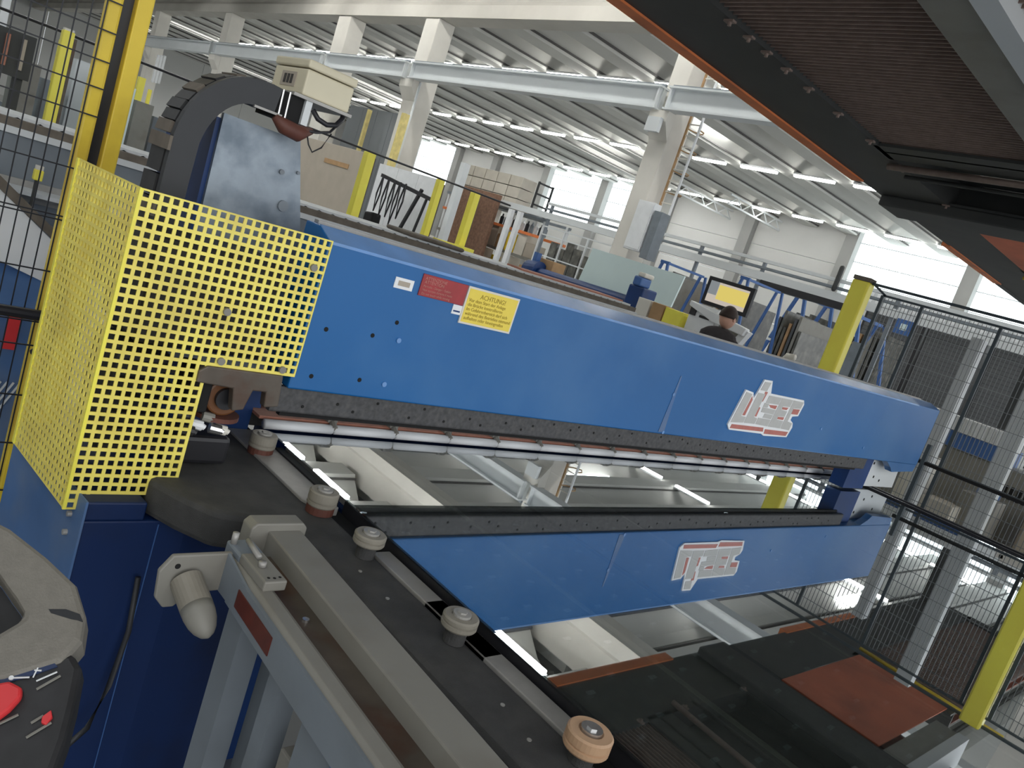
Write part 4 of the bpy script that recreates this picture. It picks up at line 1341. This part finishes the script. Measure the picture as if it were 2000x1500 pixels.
# console with monitor
cs = thing('control_console', 'white control console with a wide monitor showing yellow', 'console', (8.0, 5.0, 0))
bxo('cabinet', (7.95, 8.25, 5.08, 5.46, 0, 1.655), 'white', cs, bevel=0.02)
bm = B()
prism(bm, [(4.64, 1.55), (5.46, 1.66), (5.46, 1.60), (5.10, 1.50), (4.66, 1.46)], 'x', 7.90, 8.0)
obj('desk_lip', bm, 'white', cs, bevel=0.01)
bm = B()
prism(bm, [(4.62, 1.52), (4.70, 1.54), (4.92, 1.05), (4.84, 1.02)], 'x', 7.95, 8.05)
obj('side_arm', bm, 'white', cs)
bxo('grey_panel', (8.06, 8.1, 4.70, 5.1, 0.6, 1.52), 'greypaint', cs)
mo = bxo('monitor', (7.98, 8.03, 4.75, 5.38, 1.665, 2.0), 'black', cs, bevel=0.005)
bxo('screen', (7.975, 7.98, 4.80, 5.33, 1.71, 1.955), 'screen_w', mo)
bxo('screen_window', (7.972, 7.975, 4.80, 5.20, 1.76, 1.93), 'screen_y', mo)
bxo('screen_bar', (7.972, 7.975, 5.21, 5.33, 1.80, 1.955), 'screen_g', mo)
bxo('keypad', (7.93, 7.95, 5.36, 5.44, 1.50, 1.60), 'dkplastic', cs)
bxo('slot', (7.94, 7.95, 5.16, 5.30, 1.50, 1.53), 'dkplastic', cs)

# worker by the console
pe = thing('person', 'person in a dark jacket bending at the console below the monitor', 'person', (7.3, 4.55, 0))


def skin(name, pts, edges, radii, m_, parent, sub=2):
    me = bpy.data.meshes.new(name)
    off = origin(parent)
    me.from_pydata([tuple(Vector(p) - off) for p in pts], edges, [])
    o = bpy.data.objects.new(name, me)
    C.objects.link(o)
    o.parent = parent
    o.modifiers.new('skin', 'SKIN')
    o.modifiers.new('sub', 'SUBSURF').levels = sub
    for i, r in enumerate(radii):
        me.skin_vertices[0].data[i].radius = (r, r) if not isinstance(r, tuple) else r
    me.skin_vertices[0].data[0].use_root = True
    me.materials.append(M[m_])
    o.modifiers['sub'].render_levels = sub
    return o


px, py = 7.3, 4.57
pts = [(px, py, 0.92), (px, py, 1.10), (px + 0.01, py, 1.30), (px + 0.03, py, 1.41), (px + 0.05, py, 1.49),
       (px + 0.03, py - 0.17, 1.38), (px + 0.08, py - 0.24, 1.12), (px + 0.30, py - 0.18, 1.14), (px + 0.03, py + 0.17, 1.38), (px + 0.10, py + 0.25, 1.12), (px + 0.32, py + 0.2, 1.16),
       (px, py - 0.10, 0.86), (px, py - 0.11, 0.48), (px, py - 0.12, 0.09), (px, py + 0.10, 0.86), (px, py + 0.11, 0.48), (px, py + 0.12, 0.09)]
ed = [(0, 1), (1, 2), (2, 3), (3, 4), (3, 5), (5, 6), (6, 7), (3, 8), (8, 9), (9, 10), (0, 11), (11, 12), (12, 13), (0, 14), (14, 15), (15, 16)]
rd_ = [0.15, 0.14, (0.13, 0.17), (0.11, 0.14), 0.055, 0.075, 0.055, 0.04, 0.075, 0.055, 0.04, 0.10, 0.075, 0.05, 0.10, 0.075, 0.05]
skin('body', pts, ed, rd_, 'jacket', pe)
bm = B()
bmesh.ops.create_uvsphere(bm, u_segments=20, v_segments=14, radius=0.1)
for v in bm.verts:
    v.co = Vector((v.co.x * 1.05, v.co.y * 0.82, v.co.z * 1.2))
    if v.co.x > 0.06 and -0.03 < v.co.z < 0.02 and abs(v.co.y) < 0.02:
        v.co.x += 0.02
    v.co += Vector((px + 0.07, py, 1.60))
hd = obj('head', bm, 'skin', pe, smooth=True)
bm = B()
bmesh.ops.create_uvsphere(bm, u_segments=20, v_segments=14, radius=0.107)
bmesh.ops.delete(bm, geom=[v for v in bm.verts if v.co.z < -0.02 + 0.6 * max(v.co.x, 0)], context='VERTS')
for v in bm.verts:
    v.co = Vector((v.co.x * 1.05 - 0.008, v.co.y * 0.84, v.co.z * 1.2)) + Vector((px + 0.07, py, 1.60))
obj('hair', bm, 'hair', hd, smooth=True, solid=0.006)
bm = B()
for s in (-1, 1):
    tube(bm, [(px + 0.06, py + s * 0.08, 1.595), (px + 0.06, py + s * 0.092, 1.595)], 0.022, 8)
    tube(bm, [(px + 0.165, py + s * 0.03, 1.61), (px + 0.17, py + s * 0.03, 1.61)], 0.008, 6)
obj('ears_and_eyes', bm, 'skin', hd)
for s in (-1, 1):
    hx, hy, hz = (px + 0.32, py + s * 0.19, 1.15)
    hp = [(hx, hy, hz), (hx + 0.05, hy, hz)]
    he = [(0, 1)]
    for f_ in range(4):
        hp += [(hx + 0.09, hy + (f_ - 1.5) * 0.02, hz), (hx + 0.125 - 0.008 * abs(f_ - 1.2), hy + (f_ - 1.5) * 0.022, hz - 0.015)]
        he += [(1, 2 + f_ * 2), (2 + f_ * 2, 3 + f_ * 2)]
    hp += [(hx + 0.05, hy - s * 0.045, hz), (hx + 0.08, hy - s * 0.055, hz - 0.01)]
    he += [(0, 10), (10, 11)]
    skin('hand', hp, he, [0.025, 0.03] + [0.009, 0.008] * 4 + [0.011, 0.009], 'skin', pe, 1)
    bm = B()
    prism(bm, [(px - 0.07, py + s * 0.12 - 0.05), (px + 0.17, py + s * 0.12 - 0.045), (px + 0.17, py + s * 0.12 + 0.045), (px - 0.07, py + s * 0.12 + 0.05)], 'z', 0, 0.08)
    obj('shoe', bm, 'black', pe, bevel=0.02)


# blue A-frame racks with dark glass packs
def a_frame(x, y, h, w, label, L=1.2, th_=0.04):
    t = thing('a_frame_rack', label, 'rack', (x, y, 0), 'blue a-frame racks')
    bm = B()
    for dy in (-w / 2, w / 2):
        bar(bm, (x, y + dy, 0.1), (x, y + dy * 0.12, h), th_)
    bar(bm, (x, y - w * 0.1, h), (x, y + w * 0.1, h), th_ * 1.2)
    bar(bm, (x, y - w * 0.3, h * 0.5), (x, y + w * 0.3, h * 0.5), th_)
    obj('front_frame', bm, 'rackblue', t)
    bm = B()
    for dy in (-w / 2, w / 2):
        bar(bm, (x + L, y + dy, 0.1), (x + L, y + dy * 0.12, h), th_)
    bar(bm, (x, y, h), (x + L, y, h), th_)
    obj('rear_frame', bm, 'rackblue', t)
    bxo('base', (x - 0.1, x + L + 0.1, y - w * 0.6, y + w * 0.6, 0.0, 0.1), 'rackblue', t)
    return t


a_frame(11.0, 8.35, 2.15, 0.9, 'blue a-frame rack just right of the pale glass sheet')
a_frame(11.6, 7.15, 2.3, 0.9, 'blue a-frame rack behind the monitor')
a_frame(21.1, 11.1, 2.85, 1.6, 'blue a-frame rack right of the monitor', 1.8, 0.085)
a_frame(18.3, 8.2, 2.60, 1.6, 'blue a-frame rack beside the corner yellow post', 1.6, 0.075)
random.seed(3)
packs = [(12.5, 9.6), (12.4, 8.9), (13.0, 7.9), (13.0, 6.6), (26.0, 13.1), (25.0, 11.8), (24.0, 10.3), (22.4, 8.9), (13.0, 10.2)]
pk = ['dark glass pack just left of the first blue rack', 'dark glass pack directly behind the first blue rack', 'dark glass pack left of the monitor', 'dark glass pack directly behind the monitor', 'dark glass pack right behind the monitor edge', 'dark glass pack with a tan sheet, right of the monitor', 'dark glass pack with brown sheets before the corner yellow post', 'nearest dark glass pack, left of the corner yellow post', 'farthest dark glass pack beside the mesh cage']
for i, (x, y) in enumerate(packs):
    t = thing('glass_pack', pk[i], 'glass', (x, y, 0), 'dark glass packs')
    q = 1.0 if x < 20 else 2.0
    for j in range(7):
        hgt = 1.6 + random.uniform(0.15, 0.5) * q
        yy = y + j * 0.075 * q
        bxo('sheet', (x, x + 1.3, yy, yy + 0.045 * q, 0.15, hgt), ('darkglass', 'darkslat', 'darkglass', 'greypaint', 'darkslat', 'card', 'darkglass')[(i * 3 + j) % 7], t)
    bxo('pallet', (x - 0.02, x + 1.32, y - 0.02, y + 0.52 * q, 0, 0.15), 'rackblue', t)
for y0, z1, m_, l in ((7.95, 1.95, 'greyblue', 'loose grey glass sheet leaning left of the corner yellow post'), (7.40, 2.0, 'greyblue', 'second loose grey glass sheet beside the corner yellow post')):
    bm = B()
    prism(bm, [(y0, 0.0), (y0 + 0.44, 0.0), (y0 + 0.31, z1), (y0 + 0.04, z1)], 'x', 17.6, 17.65)
    tag(obj('glass_sheet', bm, m_, None), l, 'glass')
sb2 = bxo('blue_sign', (15.56, 15.60, 5.86, 6.18, 2.34, 2.62), 'rackblue', None)
tag(sb2, 'small square blue sign left of the corner yellow post', 'sign')
bxo('symbol', (15.55, 15.56, 5.96, 6.08, 2.42, 2.54), 'paleglass', sb2)
bm = B()
bar(bm, (18.2, 10.5, 1.44), (18.2, 8.3, 1.40), 0.06)
tag(obj('white_rod', bm, 'white', None), 'thin white rod running between two blue racks', 'rod')
bm = B()
tube(bm, [(7.0, 3.62, 0.0), (7.0, 3.62, 1.40), (7.0, 3.60, 1.44), (7.0, 3.52, 1.45)], 0.03, 10)
tag(obj('white_spout', bm, 'offwhite', None, smooth=True), 'bent white pipe end just above the blue bridge', 'pipe')

# long pale gantry rail across the middle of the hall
gn = thing('hall_gantry', 'long light grey double rail spanning the hall above the racks', 'rail', (16, 10, 0))
bxo('lower_beam', (15.6, 15.75, 2.0, 19.2, 2.60, 2.77), 'crane', gn)
bxo('upper_beam', (15.62, 15.70, 2.0, 16.4, 2.98, 3.05), 'crane', gn)
bxo('cable_tray', (15.6, 15.8, 2.0, 16.4, 2.84, 2.89), 'greyblue', gn)
for y in (3.0, 6.3, 9.3, 11.0, 13.6, 16.2):
    bxo('post', (15.63, 15.70, y, y + 0.07, 0, 3.0), 'greyblue', gn)
bt2 = bxo('hanging_hook', (15.52, 15.62, 7.55, 7.65, 2.77, 3.32), 'platdark', None, bevel=0.05)
tag(bt2, 'dark hook block in front of the grey wall panels', 'hook')
# electrical cabinet and ladder at the near column
ec = thing('wall_cabinet', 'white electrical cabinet hung on the ladder column', 'cabinet', (13.3, 10.9, 2.3))
bxo('body', (13.1, 13.34, 10.70, 11.15, 2.30, 3.35), 'white', ec, bevel=0.01)
bxo('door', (13.085, 13.1, 10.72, 11.13, 2.34, 3.31), 'white', ec)
bxo('side_duct', (13.1, 13.4, 10.45, 10.65, 2.2, 3.2), 'greyblue', ec)
ld = thing('caged_ladder', 'caged ladder climbing the concrete column, tan and white', 'ladder', (13.6, 10.82, 2.4))
for y, m_ in ((10.98, 'card'), (10.66, 'white')):
    bm = B()
    bar(bm, (13.6, y, 2.4), (13.6, y, 7.1), 0.04)
    obj('stringer', bm, m_, ld)
for i in range(19):
    bm = B()
    bar(bm, (13.6, 10.66, 2.5 + i * 0.24), (13.6, 10.98, 2.5 + i * 0.24), 0.022)
    obj('rung', bm, 'offwhite', ld)
for i in range(5):
    bm = B()
    tube(bm, [(13.6, 10.98, 3.7 + i * 0.45), (13.8, 10.95, 3.7 + i * 0.45), (13.95, 10.82, 3.7 + i * 0.45), (13.8, 10.68, 3.7 + i * 0.45), (13.6, 10.66, 3.7 + i * 0.45)], 0.014, 6)
    obj('cage_hoop', bm, 'card', ld)
ob3 = bxo('sprinkler_box', (13.0, 13.1, 11.25, 11.6, 4.75, 5.05), 'crane', None)
tag(ob3, 'small square junction plate under the crane beam joint', 'plate')
# roof trusses far off
for i, (y, l) in enumerate(((29.0, 'light steel lattice truss under the roof before the far windows, left one'), (25.5, 'light steel lattice truss under the roof, right one'))):
    t = thing('lattice_truss', l, 'truss', (40, y, 7.4))
    bm = B()
    bar(bm, (37, y, 7.9), (42.9, y, 7.9), 0.09)
    bar(bm, (37, y, 7.4), (42.9, y, 7.4), 0.09)
    obj('chords', bm, 'crane', t)
    for k in range(8):
        bm = B()
        bar(bm, (37 + k * 0.735, y, 7.9 if k % 2 else 7.4), (37.735 + k * 0.735, y, 7.4 if k % 2 else 7.9), 0.05)
        obj('brace', bm, 'crane', t)

# ================================================================== RIGHT FENCE
XF = 5.65
rf = thing('corner_fence', 'dark mesh fence running right from the corner yellow post', 'fence', (XF, 1.6, 0))
bxo('post', (XF - 0.05, XF + 0.05, 2.50, 2.63, 0.02, 2.15), 'yellow', rf, bevel=0.012, label='bright yellow corner post')
bm = B()
for i in range(5):
    box(bm, XF - 0.05 + i * 0.022, XF - 0.04 + i * 0.022, 2.50, 2.63, 2.15, 2.18)
obj('post_cap', bm, 'chaindirt', rf)
bxo('post', (XF - 0.05, XF + 0.05, 0.82, 0.94, 0.02, 2.17), 'yellow', rf, bevel=0.012, label='yellow post')
bm = B()
bar(bm, (XF, 2.5, 2.15), (XF, -1.2, 2.15), 0.018)
obj('top_rail', bm, 'rail_dark', rf)
bm = B()
bar(bm, (XF, 2.40, 2.09), (XF, -1.2, 2.09), 0.014)
bar(bm, (XF, 2.49, 2.15), (XF, 2.38, 2.09), 0.014)
for y in (2.40, 2.12, 1.62, 0.97, 0.80, -0.2):
    bar(bm, (XF, y, 0.05), (XF, y, 2.09), 0.020)
bar(bm, (XF, 2.4, 1.12), (XF, -1.2, 1.12), 0.014)
obj('panel_frame', bm, 'rail_dark', rf)
bm = B()
y = 2.38
while y > -1.2:
    bar(bm, (XF, y, 0.1), (XF, y, 2.08), 0.0035)
    y -= 0.026
for k in range(19):
    bar(bm, (XF, 2.4, 0.12 + k * 0.105), (XF, -1.2, 0.12 + k * 0.105), 0.004)
obj('wire_mesh', bm, 'fencewire', rf, kind='stuff')
# pale columns beyond / in front of fence
for y, z1, w, l in ((1.78, 2.0, 0.07, 'slim light grey post behind the corner fence mesh'), (1.36, 2.25, 0.10, 'wide light grey post, rightmost behind the fence mesh')):
    t = thing('aluminium_post', l, 'post', (5.9, y, 0))
    bxo('shaft', (5.85, 5.95, y - w / 2, y + w / 2, 0.01, z1), 'crane', t)
    bxo('foot', (5.8, 6.0, y - 0.1, y + 0.1, 0, 0.01), 'greyblue', t)

# tall dark slatted doors far behind the fence
lbl = ['tall dark slatted door directly behind the corner yellow post', 'tall dark slatted door second from the corner yellow post', 'tall dark slatted door third from the corner yellow post', 'tall dark slatted door at the right edge behind the fence']
for i, (y0, y1) in enumerate(((11.3, 13.5), (9.1, 11.1), (6.9, 8.8), (3.8, 6.5))):
    t = thing('slatted_door', lbl[i], 'door', (31, (y0 + y1) / 2, 0), 'dark slatted doors')
    bxo('frame', (31.02, 31.4, y0 - 0.05, y1 + 0.05, 0, 3.62), 'black', t)
    for k in range(24):
        bxo('slat', (31.0, 31.02, y0 + 0.05, y1 - 0.05, 0.04 + k * 0.149, 0.04 + k * 0.149 + 0.135), 'darkslat', t)
tp_ = bxo('ribbed_board', (30.9, 31.5, 1.8, 13.8, 3.66, 4.35), 'crane', None)
tag(tp_, 'long pale ribbed board above the dark slatted doors', 'board')
for k in range(34):
    bxo('rib', (30.85, 30.9, 1.9 + k * 0.35, 2.1 + k * 0.35, 3.72, 4.3), 'white', tp_)
bxo('dark_duct', (15.5, 15.75, 7.2, 9.2, 2.46, 2.60), 'black', None)
bpy.data.objects['dark_duct']['label'] = 'black duct above the blue racks left of the blue sign'
bpy.data.objects['dark_duct']['category'] = 'duct'

# machinery right of the bridge end
mc = thing('grey_machine', 'grey and blue machine with ribbed pale edge right of the bridge end', 'machine', (7.0, 1.9, 0))
bxo('ribbed_edge', (6.9, 7.1, 1.55, 2.45, 1.33, 1.45), 'white', mc)
for k in range(16):
    bxo('rib', (6.89, 6.9, 1.57 + k * 0.055, 1.60 + k * 0.055, 1.34, 1.44), 'crane', mc)
bxo('blue_panel', (6.92, 7.4, 1.6, 2.45, 1.20, 1.33), 'rackblue', mc)
bxo('body', (6.95, 7.5, 1.2, 2.4, 0.0, 1.20), 'greypaint', mc, bevel=0.01)
for k in range(6):
    bxo('vent', (6.94, 6.95, 1.35 + k * 0.05, 1.38 + k * 0.05, 0.98, 1.08), 'groove', mc)
bx2 = bxo('small_blue_box', (6.5, 6.7, 1.46, 1.58, 0.0, 1.02), 'rackblue', None, bevel=0.01)
tag(bx2, 'small blue grey box below the fence rail', 'box')
for (x, y, w, h, m_, l) in ((6.2, 1.93, 0.16, 1.12, 'offwhite', 'tall pale grey box next to the bridge end'), (6.1, 1.68, 0.22, 0.86, 'stone', 'low pale grey box behind the table edge'), (6.3, 1.50, 0.24, 0.98, 'greypaint', 'dull grey cabinet behind the table edge'), (6.6, 1.12, 0.26, 0.95, 'beige', 'beige crate behind the fence near the right edge'), (7.6, 0.9, 0.4, 1.25, 'greypart', 'grey cabinet near the right edge')):
    t = thing('equipment_box', l, 'box', (x, y, 0))
    bxo('body', (x, x + 0.25, y - w / 2, y + w / 2, 0, h), m_, t, bevel=0.006)
    bxo('door', (x - 0.006, x, y - w / 2 + 0.015, y + w / 2 - 0.015, 0.05, h - 0.03), m_, t)
bm = B()
bar(bm, (5.3, 1.62, 0.02), (5.3, 1.62, 1.26), 0.022, 0.035)
tag(obj('black_upright', bm, 'rail_dark', None), 'dark flat upright beside the far end of the bridge', 'post')
bm = B()
bar(bm, (5.3, 1.66, 1.14), (5.3, -0.6, 1.14), 0.02)
tag(obj('black_handrail', bm, 'groove', None), 'thin black rail crossing behind the table edge at right', 'rail')
cvb = thing('chair_back_frame', 'bent pale frame beyond the fence at right', 'frame', (7.5, 1.6, 0))
bm = B()
bar(bm, (7.4, 1.75, 0), (7.4, 1.45, 1.42), 0.06)
bar(bm, (7.4, 1.45, 1.42), (7.4, 1.2, 1.38), 0.06)
obj('tube_frame', bm, 'offwhite', cvb)
